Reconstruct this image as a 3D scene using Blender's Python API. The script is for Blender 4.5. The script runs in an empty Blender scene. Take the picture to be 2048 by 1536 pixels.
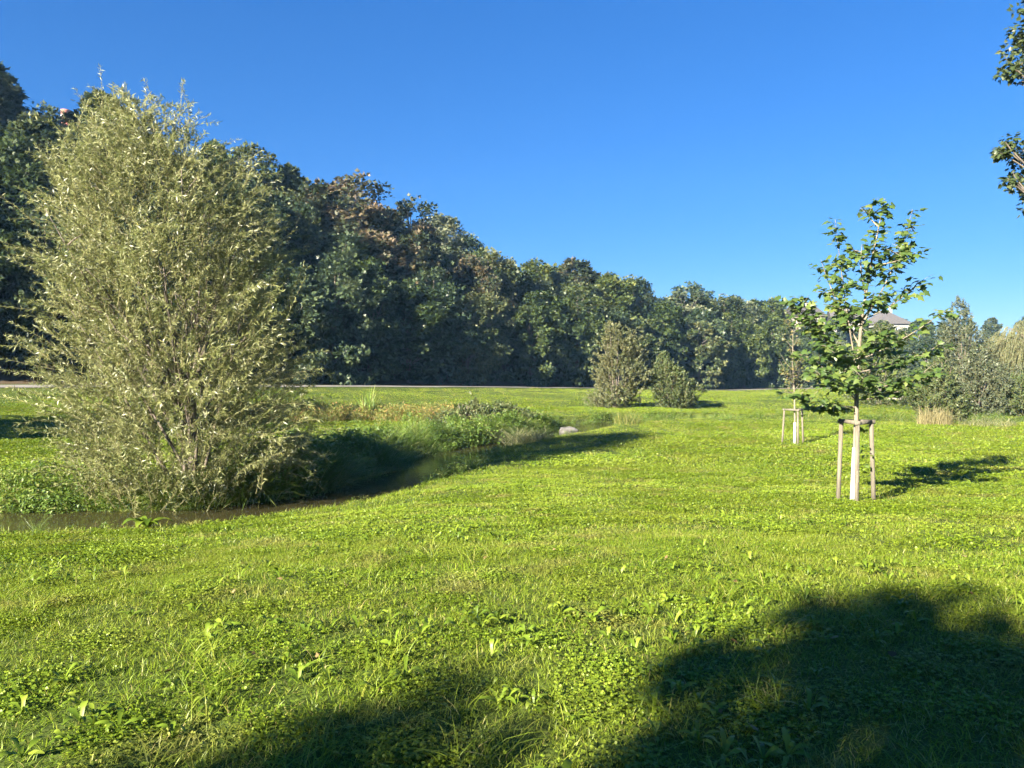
import bpy, math, random
import numpy as np
from mathutils import Vector

# ------------------------------------------------------------------ camera, sky, sun, exposure
sc = bpy.context.scene
COL = sc.collection
SUN_EL, SUN_AZ = math.radians(22.0), math.radians(40.0)   # light travels towards +y, turned 40 deg to +x
cam_d = bpy.data.cameras.new('camera')
cam_d.sensor_width = 36.0
cam_d.lens = 36.0 * 1538.0 / 2048.0
cam_d.clip_start, cam_d.clip_end = 0.05, 3000.0
cam = bpy.data.objects.new('camera', cam_d)
COL.objects.link(cam)
cam.location = (0, 0, 1.6)
cam.rotation_euler = (math.radians(90 - 0.97), 0, 0)
sc.camera = cam

world = bpy.data.worlds.new('World')
sc.world = world
world.use_nodes = True
wn = world.node_tree
sky = wn.nodes.new('ShaderNodeTexSky')
sky.sky_type = 'NISHITA'
sky.sun_disc = False
sky.sun_elevation = SUN_EL
# direction TO the sun is (-sin az, -cos az); Blender: rotation 0 = +y, clockwise seen from above
sky.sun_rotation = math.pi + SUN_AZ
sky.altitude = 0.0
sky.air_density = 1.0
sky.dust_density = 0.0
sky.ozone_density = 10.0
# softer zenith-to-horizon contrast and deeper blue, over the whole sky alike
sg = wn.nodes.new('ShaderNodeGamma'); sg.inputs['Gamma'].default_value = 0.68
sh = wn.nodes.new('ShaderNodeHueSaturation'); sh.inputs['Saturation'].default_value = 1.24; sh.inputs['Hue'].default_value = 0.514
wn.nodes['Background'].inputs['Strength'].default_value = 0.050
wn.links.new(sky.outputs[0], sg.inputs['Color'])
wn.links.new(sg.outputs[0], sh.inputs['Color'])
wn.links.new(sh.outputs[0], wn.nodes['Background'].inputs['Color'])

sun_d = bpy.data.lights.new('sun', 'SUN')
sun_d.energy = 5.0
sun_d.angle = math.radians(0.53)
sun_d.color = (1.0, 0.90, 0.74)
sun = bpy.data.objects.new('sun', sun_d)
COL.objects.link(sun)
SD = Vector((math.sin(SUN_AZ) * math.cos(SUN_EL), math.cos(SUN_AZ) * math.cos(SUN_EL), -math.sin(SUN_EL)))
sun.rotation_euler = SD.to_track_quat('-Z', 'Y').to_euler()
sun.location = (-20, -30, 40)

vs = sc.view_settings
vs.view_transform = 'Standard'
vs.look = 'None'
vs.exposure = 2.6
vs.gamma = 1.0
vs.use_curve_mapping = False
sc.cycles.use_denoising = True
sc.cycles.max_bounces = 4
sc.cycles.diffuse_bounces = 2
sc.cycles.glossy_bounces = 2
sc.cycles.transmission_bounces = 3
sc.cycles.use_adaptive_sampling = True
sc.cycles.adaptive_threshold = 0.03
sc.cycles.caustics_reflective = False
sc.cycles.caustics_refractive = False

HAZE = 0.0002
rng = np.random.default_rng(7)
random.seed(7)

# ------------------------------------------------------------------ helpers
def tag(o, label=None, cat=None, group=None, kind=None):
    if label: o['label'] = label
    if cat: o['category'] = cat
    if group: o['group'] = group
    if kind: o['kind'] = kind
    return o

def empty(name, loc, rz=0.0):
    o = bpy.data.objects.new(name, None)
    o.empty_display_size = 0.3
    COL.objects.link(o)
    o.location = loc
    o.rotation_euler = (0, 0, rz)
    return o

def new_mesh(name, V, F, mat=None, attrs=None, smooth=True):
    """V (n,3); F list of index arrays, each (m,k)"""
    V = np.asarray(V, dtype=np.float32)
    F = [np.asarray(f, dtype=np.int32) for f in F if len(f)]
    me = bpy.data.meshes.new(name)
    me.vertices.add(len(V))
    me.vertices.foreach_set('co', V.ravel())
    nl = sum(f.size for f in F)
    npoly = sum(len(f) for f in F)
    me.loops.add(nl)
    me.polygons.add(npoly)
    me.loops.foreach_set('vertex_index', np.concatenate([f.ravel() for f in F]))
    tot = np.concatenate([np.full(len(f), f.shape[1], dtype=np.int32) for f in F])
    start = np.concatenate([[0], np.cumsum(tot)[:-1]]).astype(np.int32)
    me.polygons.foreach_set('loop_start', start)
    me.polygons.foreach_set('use_smooth', np.full(npoly, smooth, dtype=bool))
    if attrs:
        for k, a in attrs.items():
            at = me.attributes.new(k, 'FLOAT', 'POINT')
            at.data.foreach_set('value', np.asarray(a, dtype=np.float32))
    me.update(calc_edges=True)
    me.validate()
    if mat: me.materials.append(mat)
    return me

def obj(name, me, parent=None, loc=None):
    o = bpy.data.objects.new(name, me)
    COL.objects.link(o)
    if parent: o.parent = parent
    if loc is not None: o.location = loc
    return o

class Acc:
    """collects geometry of one mesh"""
    def __init__(self):
        self.V, self.F3, self.F4, self.A, self.n = [], [], [], [], 0
    def add(self, V, F3=None, F4=None, a=None):
        V = np.asarray(V, dtype=np.float32).reshape(-1, 3)
        self.V.append(V)
        if F3 is not None and len(F3): self.F3.append(np.asarray(F3, dtype=np.int32) + self.n)
        if F4 is not None and len(F4): self.F4.append(np.asarray(F4, dtype=np.int32) + self.n)
        self.A.append(np.full(len(V), 0.5, np.float32) if a is None else np.broadcast_to(np.asarray(a, np.float32), (len(V),)))
        self.n += len(V)
    def tube(self, P, R, sides=6, a=0.5, cap=True):
        P = np.asarray(P, dtype=float); m = len(P)
        R = np.broadcast_to(np.asarray(R, float), (m,))
        T = np.gradient(P, axis=0)
        T /= np.linalg.norm(T, axis=1)[:, None] + 1e-9
        ref = np.array([1.0, 0, 0]) if abs(T[0][0]) < 0.8 else np.array([0, 1.0, 0])
        U = np.cross(T, ref); U /= np.linalg.norm(U, axis=1)[:, None] + 1e-9
        W = np.cross(T, U)
        an = np.arange(sides) * 2 * np.pi / sides
        ring = P[:, None, :] + R[:, None, None] * (np.cos(an)[None, :, None] * U[:, None, :] + np.sin(an)[None, :, None] * W[:, None, :])
        i = np.arange(m - 1)[:, None] * sides + np.arange(sides)[None, :]
        j = np.arange(m - 1)[:, None] * sides + ((np.arange(sides) + 1) % sides)[None, :]
        F4 = np.stack([i, j, j + sides, i + sides], -1).reshape(-1, 4)
        F3 = None
        V = ring.reshape(-1, 3)
        if cap:
            V = np.vstack([V, P[-1:], P[:1]])
            e = (m - 1) * sides
            k = np.arange(sides)
            F3 = np.vstack([np.stack([e + k, e + (k + 1) % sides, np.full(sides, m * sides)], -1),
                            np.stack([(k + 1) % sides, k, np.full(sides, m * sides + 1)], -1)])
        self.add(V, F3, F4, a)
    def box(self, lo, hi, a=0.5):
        x0, y0, z0 = lo; x1, y1, z1 = hi
        V = [(x0,y0,z0),(x1,y0,z0),(x1,y1,z0),(x0,y1,z0),(x0,y0,z1),(x1,y0,z1),(x1,y1,z1),(x0,y1,z1)]
        self.add(V, None, [(0,3,2,1),(4,5,6,7),(0,1,5,4),(1,2,6,5),(2,3,7,6),(3,0,4,7)], a)
    def mesh(self, name, mat, smooth=True):
        F = []
        if self.F3: F.append(np.concatenate(self.F3))
        if self.F4: F.append(np.concatenate(self.F4))
        return new_mesh(name, np.concatenate(self.V), F, mat, {'tint': np.concatenate(self.A)}, smooth)

def unit(v):
    return v / (np.linalg.norm(v, axis=-1, keepdims=True) + 1e-9)

# leaf templates: (along, side, normal) vertices + faces
LANCE = (np.array([(0, 0, 0), (.42, .5, .10), (1, 0, -.12), (.42, -.5, .10)]), None, np.array([(0, 1, 2, 3)]))
OVAL = (np.array([(0, 0, 0), (.3, .42, .05), (.7, .40, 0), (1, 0, -.12), (.7, -.40, 0), (.3, -.42, .05)]), None, np.array([(0, 1, 2, 3), (0, 3, 4, 5)]))
_mo = [(0, 0), (.02, .30), (-.10, .52), (.22, .42), (.40, .78), (.50, .38), (.62, .30), (1.0, 0), (.62, -.30), (.50, -.38), (.40, -.78), (.22, -.42), (-.10, -.52), (.02, -.30)]
_mv = np.array([(.34, 0, .05)] + [(a, b * .72, -.10 * abs(b) - (.08 if a > .8 else 0)) for a, b in _mo])
MAPLE = (_mv, np.array([(0, i + 1, (i + 1) % 14 + 1) for i in range(14)]), None)
# a short spray of three leaves, for trees far away
_sp = []
for ang, ln in ((-.75, .75), (0, 1.0), (.75, .75)):
    c, s = math.cos(ang), math.sin(ang)
    for a, b, n in ((0.05, 0, 0), (.5, .24, .06), (1, 0, -.1), (.5, -.24, .06)):
        a, b = a * ln, b * ln
        _sp.append((a * c - b * s, a * s + b * c, n))
SPRAY = (np.array(_sp), None, np.array([(0, 1, 2, 3), (4, 5, 6, 7), (8, 9, 10, 11)]))

def leaves(acc, P, D, N, L, W, tmpl, tint):
    """P,D,N (n,3); L,W (n,)"""
    n = len(P)
    if n == 0: return
    T, f3, f4 = tmpl
    D = unit(D); S = unit(np.cross(D, N)); N = np.cross(S, D)
    L = np.broadcast_to(L, (n,)); W = np.broadcast_to(W, (n,))
    V = (P[:, None, :] + T[None, :, 0, None] * (D * L[:, None])[:, None, :]
         + T[None, :, 1, None] * (S * W[:, None])[:, None, :]
         + T[None, :, 2, None] * (N * L[:, None])[:, None, :])
    k = len(T)
    off = (np.arange(n) * k)[:, None, None]
    F3 = (f3[None] + off).reshape(-1, 3) if f3 is not None else None
    F4 = (f4[None] + off).reshape(-1, 4) if f4 is not None else None
    acc.add(V.reshape(-1, 3), F3, F4, np.repeat(np.broadcast_to(tint, (n,)), k))

def rand_dirs(n, r=None):
    v = (r or rng).normal(size=(n, 3))
    return unit(v)

# ------------------------------------------------------------------ materials
def nodes(name):
    m = bpy.data.materials.new(name)
    m.use_nodes = True
    nt = m.node_tree
    return m, nt, nt.nodes['Principled BSDF'], nt.nodes['Material Output']

def ramp(nt, stops):
    r = nt.nodes.new('ShaderNodeValToRGB')
    el = r.color_ramp.elements
    el[0].position, el[0].color = stops[0][0], (*stops[0][1], 1)
    el[1].position, el[1].color = stops[-1][0], (*stops[-1][1], 1)
    for p, c in stops[1:-1]:
        e = el.new(p); e.color = (*c, 1)
    return r

def mat_leaf(name, stops, trans=0.35, rough=0.5, objvar=0.25, patch=0.0, patch_scale=0.35, patch_col=None, spec=0.35, dry=None):
    """leaf: colour ramp over the per-leaf tint plus per-object variation and broad patches"""
    m, nt, bs, out = nodes(name)
    L = nt.links
    at = nt.nodes.new('ShaderNodeAttribute'); at.attribute_name = 'tint'
    oi = nt.nodes.new('ShaderNodeObjectInfo')
    mr = nt.nodes.new('ShaderNodeMath'); mr.operation = 'MULTIPLY_ADD'
    L.new(oi.outputs['Random'], mr.inputs[0]); mr.inputs[1].default_value = objvar; mr.inputs[2].default_value = -objvar / 2
    ad = nt.nodes.new('ShaderNodeMath'); ad.operation = 'ADD'; ad.use_clamp = True
    L.new(at.outputs['Fac'], ad.inputs[0]); L.new(mr.outputs[0], ad.inputs[1])
    r = ramp(nt, stops)
    L.new(ad.outputs[0], r.inputs[0])
    col = r.outputs[0]
    if patch > 0:
        geo = nt.nodes.new('ShaderNodeNewGeometry')
        nz = nt.nodes.new('ShaderNodeTexNoise'); nz.inputs['Scale'].default_value = patch_scale; nz.inputs['Detail'].default_value = 3
        L.new(geo.outputs['Position'], nz.inputs['Vector'])
        cr = ramp(nt, [(0.42, (0, 0, 0)), (0.66, (patch,) * 3)])
        L.new(nz.outputs['Fac'], cr.inputs[0])
        mx = nt.nodes.new('ShaderNodeMixRGB'); mx.inputs[2].default_value = (*patch_col, 1)
        L.new(cr.outputs[0], mx.inputs[0]); L.new(col, mx.inputs[1])
        col = mx.outputs[0]
    if dry:      # sparse dry, straw-coloured patches
        nd = nt.nodes.new('ShaderNodeTexNoise'); nd.inputs['Scale'].default_value = 1.1; nd.inputs['Detail'].default_value = 6
        L.new(geo.outputs['Position'], nd.inputs['Vector'])
        dr = ramp(nt, [(0.54, (0, 0, 0)), (0.74, (.75,) * 3)])
        L.new(nd.outputs['Fac'], dr.inputs[0])
        md_ = nt.nodes.new('ShaderNodeMixRGB'); md_.inputs[2].default_value = (*dry, 1)
        L.new(dr.outputs[0], md_.inputs[0]); L.new(col, md_.inputs[1])
        col = md_.outputs[0]
    L.new(col, bs.inputs['Base Color'])
    bs.inputs['Roughness'].default_value = rough
    bs.inputs['Specular IOR Level'].default_value = spec
    tr = nt.nodes.new('ShaderNodeBsdfTranslucent')
    L.new(col, tr.inputs['Color'])
    mix = nt.nodes.new('ShaderNodeMixShader'); mix.inputs[0].default_value = trans
    L.new(bs.outputs[0], mix.inputs[1]); L.new(tr.outputs[0], mix.inputs[2])
    L.new(mix.outputs[0], out.inputs['Surface'])
    return m

def mat_noise(name, stops, scale, rough=0.8, bump=0.3, bscale=None, stretch=None, detail=6):
    m, nt, bs, out = nodes(name)
    L = nt.links
    tc = nt.nodes.new('ShaderNodeTexCoord')
    mp = nt.nodes.new('ShaderNodeMapping')
    if stretch: mp.inputs['Scale'].default_value = stretch
    L.new(tc.outputs['Object'], mp.inputs['Vector'])
    nz = nt.nodes.new('ShaderNodeTexNoise'); nz.inputs['Scale'].default_value = scale; nz.inputs['Detail'].default_value = detail
    L.new(mp.outputs[0], nz.inputs['Vector'])
    r = ramp(nt, stops)
    L.new(nz.outputs['Fac'], r.inputs[0]); L.new(r.outputs[0], bs.inputs['Base Color'])
    bs.inputs['Roughness'].default_value = rough
    nb = nt.nodes.new('ShaderNodeTexNoise'); nb.inputs['Scale'].default_value = bscale or scale * 3; nb.inputs['Detail'].default_value = 8
    L.new(mp.outputs[0], nb.inputs['Vector'])
    bp = nt.nodes.new('ShaderNodeBump'); bp.inputs['Strength'].default_value = bump; bp.inputs['Distance'].default_value = 0.05
    L.new(nb.outputs['Fac'], bp.inputs['Height']); L.new(bp.outputs[0], bs.inputs['Normal'])
    return m

M = {}
M['bark'] = mat_noise('bark', [(.3, (.07, .055, .04)), (.7, (.18, .15, .12))], 6, .9, .6, 25, (1, 1, .25))
M['pale_bark'] = mat_noise('pale_bark', [(.3, (.10, .085, .06)), (.7, (.22, .19, .135))], 9, .85, .4, 40, (1, 1, .35))
M['twig'] = mat_noise('twig', [(.3, (.09, .085, .035)), (.7, (.19, .17, .075))], 8, .8, .2)
M['stake_wood'] = mat_noise('stake_wood', [(.25, (.075, .065, .047)), (.55, (.14, .125, .09)), (.8, (.20, .175, .13))], 5, .85, .5, 30, (6, 6, .6))
M['water'], nt, bs, out = nodes('water')
bs.inputs['Base Color'].default_value = (.035, .032, .014, 1)
bs.inputs['Roughness'].default_value = .06
bs.inputs['IOR'].default_value = 1.33
_tc = nt.nodes.new('ShaderNodeNewGeometry')
_nz = nt.nodes.new('ShaderNodeTexNoise'); _nz.inputs['Scale'].default_value = 3.2; _nz.inputs['Detail'].default_value = 4
_bp = nt.nodes.new('ShaderNodeBump'); _bp.inputs['Strength'].default_value = .25; _bp.inputs['Distance'].default_value = .03
nt.links.new(_tc.outputs['Position'], _nz.inputs['Vector'])
nt.links.new(_nz.outputs['Fac'], _bp.inputs['Height']); nt.links.new(_bp.outputs[0], bs.inputs['Normal'])

M['path'] = mat_noise('path_surface', [(.3, (.15, .14, .12)), (.7, (.22, .205, .18))], 1.5, .9, .2, 20)
M['stone'] = mat_noise('stone', [(.3, (.055, .052, .046)), (.7, (.12, .115, .105))], 3, .85, .7, 9)
M['gravel'] = mat_noise('gravel', [(.3, (.24, .21, .16)), (.7, (.36, .32, .26))], 6, .95, .6, 20)

# ------------------------------------------------------------------ terrain
# woodland edge (also the line the far path follows), from left near to right far
FRONT = np.array([(-140, 20), (-85, 38), (-58, 50), (-41, 63), (-29, 73), (-12.4, 87), (0, 99), (12.8, 113), (28, 126), (43, 138), (70, 150), (110, 158), (180, 165), (400, 175)], float)

def polydist(x, y, PL):
    """distance to polyline, signed: positive on the left of its direction"""
    x = np.asarray(x, float); y = np.asarray(y, float)
    best = np.full(x.shape, 1e9); sg = np.ones(x.shape); par = np.zeros(x.shape)
    for i in range(len(PL) - 1):
        a, b = PL[i], PL[i + 1]
        d = b - a; l2 = d @ d
        t = np.clip(((x - a[0]) * d[0] + (y - a[1]) * d[1]) / l2, 0, 1)
        dx, dy = x - a[0] - t * d[0], y - a[1] - t * d[1]
        q = np.hypot(dx, dy)
        c = d[0] * dy - d[1] * dx
        k = q < best - 1e-9
        best = np.where(k, q, best); sg = np.where(k, np.where(c >= 0, 1.0, -1.0), sg); par = np.where(k, i + t, par)
    return best * sg, par

STREAM = np.array([(-60, 14), (-30, 16.2), (-16, 16.4), (-11, 16.5), (-7.6, 16.9), (-5.3, 18.4), (-3.9, 21.2), (-2.9, 25.6), (-2.5, 29.8), (-1.2, 33.5), (1.0, 37.5), (3.0, 41.5), (4.6, 46), (8, 49.5), (14, 50), (24, 47.5), (40, 46), (90, 52), (200, 60)], float)
STREAM_W = np.array([1.5, 1.6, 1.6, 1.5, .9, .75, .8, 1.15, 1.5, .9, .8, 1.0, 1.7, 1.2, .6, .7, 1, 1, 1])
WATER_Z = -1.7
CTRL = np.array([
    (0, -30, .5), (-30, -30, .6), (30, -30, .6), (-8, 0, .02), (0, 0, 0), (8, 0, .02), (0, 3.1, -.01), (-4, 5, -.12), (4, 5, -.08), (0, 7.5, -.27), (-6, 9, -.5), (6, 9.5, -.42),
    (-9, 13.6, -1.2), (-6, 14.8, -1.22), (0, 15, -1.02), (6.7, 15, -.98), (13, 15, -.95), (-4, 17.6, -1.3), (0, 21, -1.30), (8, 22, -1.32), (18, 24, -1.3), (-14, 19.5, -1.25), (-8, 20, -1.25),
    (-1, 27, -1.4), (5, 30, -1.46), (12.1, 33, -1.53), (22, 34, -1.5), (-8, 30, -1.22), (-20, 30, -1.15), (4, 37, -1.45), (-8, 40, -1.2), (-25, 42, -1.0), (-20, 50, -1.02), (-5, 50, -1.15), (9, 44, -1.42),
    (9, 55, -1.12), (22, 52, -1.35), (35, 50, -1.4), (60, 55, -1.4), (-41, 60, .45), (-29, 69, .25), (-12.4, 83, -.15), (12, 109, -.95), (42, 134, -1.95), (40, 80, -1.35), (70, 100, -1.7), (70, 146, -2.3),
    (-40, 30, -.6), (-60, 45, .6), (-90, 30, 1.0), (-40, 0, .4), (60, 0, .4), (60, 25, -.9), (110, 150, -2.3), (-25, 10, -.6), (30, 10, -.5),
    (0, 140, -1.), (-60, 120, .5), (150, 80, -1.5), (0, 200, -1), (120, 230, -2), (-150, 150, 1)], float)

def _tps_fit(C):
    n = len(C)
    r = np.hypot(C[:, None, 0] - C[None, :, 0], C[:, None, 1] - C[None, :, 1])
    K = np.where(r > 0, r ** 2 * np.log(r + 1e-12), 0) + np.eye(n) * 6.0
    Pm = np.column_stack([np.ones(n), C[:, :2]])
    A = np.block([[K, Pm], [Pm.T, np.zeros((3, 3))]])
    return np.linalg.solve(A, np.concatenate([C[:, 2], np.zeros(3)]))
_TW = _tps_fit(CTRL)

def sstep(a, b, t):
    t = np.clip((t - a) / (b - a), 0, 1)
    return t * t * (3 - 2 * t)

def vnoise(x, y, s, seed=0):
    """cheap smooth value noise from sines"""
    r = np.random.default_rng(seed)
    v = 0
    for k in range(6):
        a = r.uniform(0, 6.28); f = s * r.uniform(.6, 1.8); ph = r.uniform(0, 6.28)
        v = v + np.sin((x * math.cos(a) + y * math.sin(a)) * f + ph)
    return v / 6

SLOPE_X = np.array([-200, -60, -40, -20, 0, 20, 45, 70, 120, 400.])
SLOPE_V = np.array([.62, .62, .56, .40, .26, .13, .10, .30, .30, .20])

def height(x, y, carve=True):
    x = np.atleast_1d(np.asarray(x, float)); y = np.atleast_1d(np.asarray(y, float))
    xc, yc = np.clip(x, -110, 150), np.clip(y, -30, 190)
    z = _TW[-3] + _TW[-2] * xc + _TW[-1] * yc
    for i in range(len(CTRL)):
        r2 = (xc - CTRL[i, 0]) ** 2 + (yc - CTRL[i, 1]) ** 2
        z = z + _TW[i] * 0.5 * r2 * np.log(r2 + 1e-12)
    z = z + .035 * vnoise(x, y, .8, 3) + .015 * vnoise(x, y, 3.0, 4)
    s, par = polydist(x, y, FRONT)
    z = z + np.interp(x, SLOPE_X, SLOPE_V) * np.clip(s - 1.5, 0, np.interp(x, [40, 60], [33, 38]))
    z = z + .14 * sstep(-9.5, -6.5, s)            # the path lies on a low bank along the wood
    if carve:
        d, p = polydist(x, y, STREAM)
        w = np.interp(p, np.arange(len(STREAM_W)), STREAM_W)
        ad = np.abs(d) + .18 * vnoise(x, y, 1.6, 9)
        near = d < 0                                  # the near bank shelves gently, the far one is steep
        cap = WATER_Z + .16 + .13 * np.clip(ad - .75 * w - .8, 0, 50)
        z = np.where(near, np.minimum(z, cap), z)
        t = sstep(0, 1, (ad - .75 * w) / 1.15)
        z = (WATER_Z - .45) * (1 - t) + np.maximum(z, WATER_Z + .13) * t
    return z

def hz(x, y):
    return float(height(x, y)[0])

def axis(segs):
    v = []
    for a, b, st in segs:
        v += list(np.arange(a, b, st))
    v.append(segs[-1][1])
    return np.array(v)
ax = axis([(-255, -200, 11), (-200, -60, 7), (-60, -22, 1.2), (-22, 26, .28), (26, 60, 1.0), (60, 200, 6), (200, 315, 11.5)])
ay = axis([(-58, -30, 7), (-30, -2, 2), (-2, 12, .3), (12, 54, .28), (54, 150, 1.3), (150, 260, 8), (260, 298, 9.5)])
X, Y = np.meshgrid(ax, ay)
Z = height(X.ravel(), Y.ravel())
nx, ny = len(ax), len(ay)
ii = (np.arange(ny - 1)[:, None] * nx + np.arange(nx - 1)[None, :]).ravel()
quads = np.stack([ii, ii + 1, ii + 1 + nx, ii + nx], -1)

M['ground'], nt, bs, out = nodes('ground_soil')
geo = nt.nodes.new('ShaderNodeNewGeometry')
n1 = nt.nodes.new('ShaderNodeTexNoise'); n1.inputs['Scale'].default_value = 14; n1.inputs['Detail'].default_value = 8
n2 = nt.nodes.new('ShaderNodeTexNoise'); n2.inputs['Scale'].default_value = .25; n2.inputs['Detail'].default_value = 5
nt.links.new(geo.outputs['Position'], n1.inputs['Vector']); nt.links.new(geo.outputs['Position'], n2.inputs['Vector'])
ra = ramp(nt, [(.3, (.028, .045, .008)), (.55, (.055, .085, .014)), (.75, (.12, .12, .04))])
rb = ramp(nt, [(.35, (.04, .07, .010)), (.65, (.10, .12, .025))])
nt.links.new(n1.outputs['Fac'], ra.inputs[0]); nt.links.new(n2.outputs['Fac'], rb.inputs[0])
mx = nt.nodes.new('ShaderNodeMixRGB'); mx.inputs[0].default_value = .5
nt.links.new(ra.outputs[0], mx.inputs[1]); nt.links.new(rb.outputs[0], mx.inputs[2])
# bare brown earth in the stream bed and leaf litter under the wood, by place
atl = nt.nodes.new('ShaderNodeAttribute'); atl.attribute_name = 'tint'
mx2 = nt.nodes.new('ShaderNodeMixRGB'); mx2.inputs[2].default_value = (.085, .062, .036, 1)
nt.links.new(atl.outputs['Fac'], mx2.inputs[0]); nt.links.new(mx.outputs[0], mx2.inputs[1])
nt.links.new(mx2.outputs[0], bs.inputs['Base Color'])
bs.inputs['Roughness'].default_value = .95
bs.inputs['Specular IOR Level'].default_value = .1
bp = nt.nodes.new('ShaderNodeBump'); bp.inputs['Strength'].default_value = .6; bp.inputs['Distance'].default_value = .06
nt.links.new(n1.outputs['Fac'], bp.inputs['Height']); nt.links.new(bp.outputs[0], bs.inputs['Normal'])

sF, _ = polydist(X.ravel(), Y.ravel(), FRONT)
sS, pS = polydist(X.ravel(), Y.ravel(), STREAM)
bare = np.maximum(sstep(-3.5, -1.5, sF) * (1 - sstep(45, 60, X.ravel())), 1 - sstep(.4, .9, np.abs(sS) / (1.6 * np.interp(pS, np.arange(len(STREAM_W)), STREAM_W))))
ground = obj('ground', new_mesh('ground', np.column_stack([X.ravel(), Y.ravel(), Z]), [quads], M['ground'], {'tint': bare}))
tag(ground, 'green meadow ground falling gently to the stream and rising under the wood', 'ground', kind='structure')

def resample(PL, step):
    d = np.r_[0, np.cumsum(np.hypot(*np.diff(PL, axis=0).T))]
    t = np.linspace(0, d[-1], int(d[-1] / step) + 1)
    # smoothed
    q = np.column_stack([np.interp(t, d, PL[:, 0]), np.interp(t, d, PL[:, 1])])
    k = max(1, int(3 / step))
    for _ in range(2):
        pad = np.vstack([np.repeat(q[:1], k, 0), q, np.repeat(q[-1:], k, 0)])
        q = np.column_stack([np.convolve(pad[:, j], np.ones(2 * k + 1) / (2 * k + 1), 'valid') for j in (0, 1)])
    return q

def ribbon(name, PL, offs, zfun, mat):
    T = unit(np.gradient(PL, axis=0)); Nn = np.column_stack([-T[:, 1], T[:, 0]])
    rows = [PL + Nn * o for o in offs]
    V = np.stack([np.column_stack([r, zfun(r[:, 0], r[:, 1])]) for r in rows], 1)
    k = len(offs); n = len(PL)
    i = (np.arange(n - 1)[:, None] * k + np.arange(k - 1)[None, :]).ravel()
    return new_mesh(name, V.reshape(-1, 3), [np.stack([i, i + 1, i + 1 + k, i + k], -1)], mat)

wl = resample(STREAM[:-1], .6)
water = obj('stream_water', ribbon('stream_water', wl, [-3.2, -1.6, 0, 1.6, 3.2], lambda x, y: np.full(len(x), WATER_Z), M['water']))
tag(water, 'narrow brown stream winding through the meadow', 'water', kind='structure')

pl = resample(FRONT[1:-2], 1.0)
pm = ribbon('path', pl, [-6.6, -5.6, -4.6, -3.9], lambda x, y: height(x, y) + .05, M['path'])
path = tag(obj('path', pm), 'pale path running along the foot of the wood', 'path', kind='structure')

# ------------------------------------------------------------------ trees of the wood
def bez(a, b, c, n):
    t = np.linspace(0, 1, n)[:, None]
    return (1 - t) ** 2 * a + 2 * t * (1 - t) * b + t ** 2 * c

def crown_tree_meshes(seed, H, R, base, nclump, nleaf, leaf, prof, bark, tmpl=SPRAY, clump_r=(.6, 1.15), trunk_r=.22):
    """trunk mesh + crown mesh around the origin; crown is many leaf clumps carried by limbs"""
    r = np.random.default_rng(seed)
    tr, cr = Acc(), Acc()
    lean = r.normal(0, .25, 2)
    P = np.array([(0, 0, -.4), (lean[0] * .2, lean[1] * .2, H * .3), (lean[0] * .6, lean[1] * .6, H * .6), (lean[0], lean[1], H * .93)])
    tr.tube(P, [trunk_r * 1.25, trunk_r, trunk_r * .6, .04], 7)
    pts = []
    ph = r.uniform(0, 6.28, 5)
    while len(pts) < nclump:
        h = r.uniform(0, 1); a = r.uniform(0, 6.283)
        rr = np.interp(h, prof[0], prof[1]) * R
        rr *= 1 + .28 * math.sin(2 * a + ph[0] + 3 * h) + .20 * math.sin(5 * a + ph[1] - 7 * h) + .15 * math.sin(9 * h + ph[2])
        if r.uniform() > .25 + .75 * rr / R: continue
        q = rr * math.sqrt(r.uniform(.25, 1))
        z = base + h * (H - base)
        pts.append((lean[0] * z / H + q * math.cos(a), lean[1] * z / H + q * math.sin(a), z))
    pts = np.array(pts)
    # limbs to a share of the clumps
    for k in range(0, nclump, max(1, nclump // 26)):
        p = pts[k]
        z0 = max(.15 * H, p[2] - r.uniform(.5, .35 * H))
        s = np.array([lean[0] * z0 / H, lean[1] * z0 / H, z0])
        mid = (s + p) / 2 + np.array([0, 0, .12 * H * r.uniform(-.3, .8)])
        tr.tube(bez(s, mid, p, 5), np.linspace(.35 * trunk_r, .02, 5), 4, cap=False)
    ax_c = np.array([lean[0] * .5, lean[1] * .5, H * .5])
    for p in pts:
        n = int(nleaf * r.uniform(.6, 1.4))
        c = r.uniform(*clump_r)
        d = rand_dirs(n, r)
        q = p + d * (r.uniform(0, 1, n) ** .5 * c)[:, None] * np.array([1.15, 1.15, .75])
        outw = unit(q - ax_c)
        D = unit(d * .6 + outw * .6 + np.array([0, 0, -.35]) + r.normal(0, .35, (n, 3)))
        N = unit(outw * .7 + np.array([0, 0, .75]) + r.normal(0, .55, (n, 3)))
        L = leaf * r.uniform(.7, 1.3, n)
        tint = np.clip(r.uniform(0, 1) * .55 + r.uniform(0, .45, n), 0, 1)
        leaves(cr, q, D, N, L, L * 1.0, tmpl, tint)
    return tr.mesh('trunk', bark), cr.mesh('crown', None)

ROUND = ([0, .15, .4, .7, .9, 1], [.55, .85, 1, .85, .5, .12])
TALL = ([0, .1, .35, .7, .9, 1], [.7, .9, 1, .7, .4, .1])
SKIRT = ([0, .1, .35, .65, .88, 1], [.62, .68, .88, 1.0, .68, .2])

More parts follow.
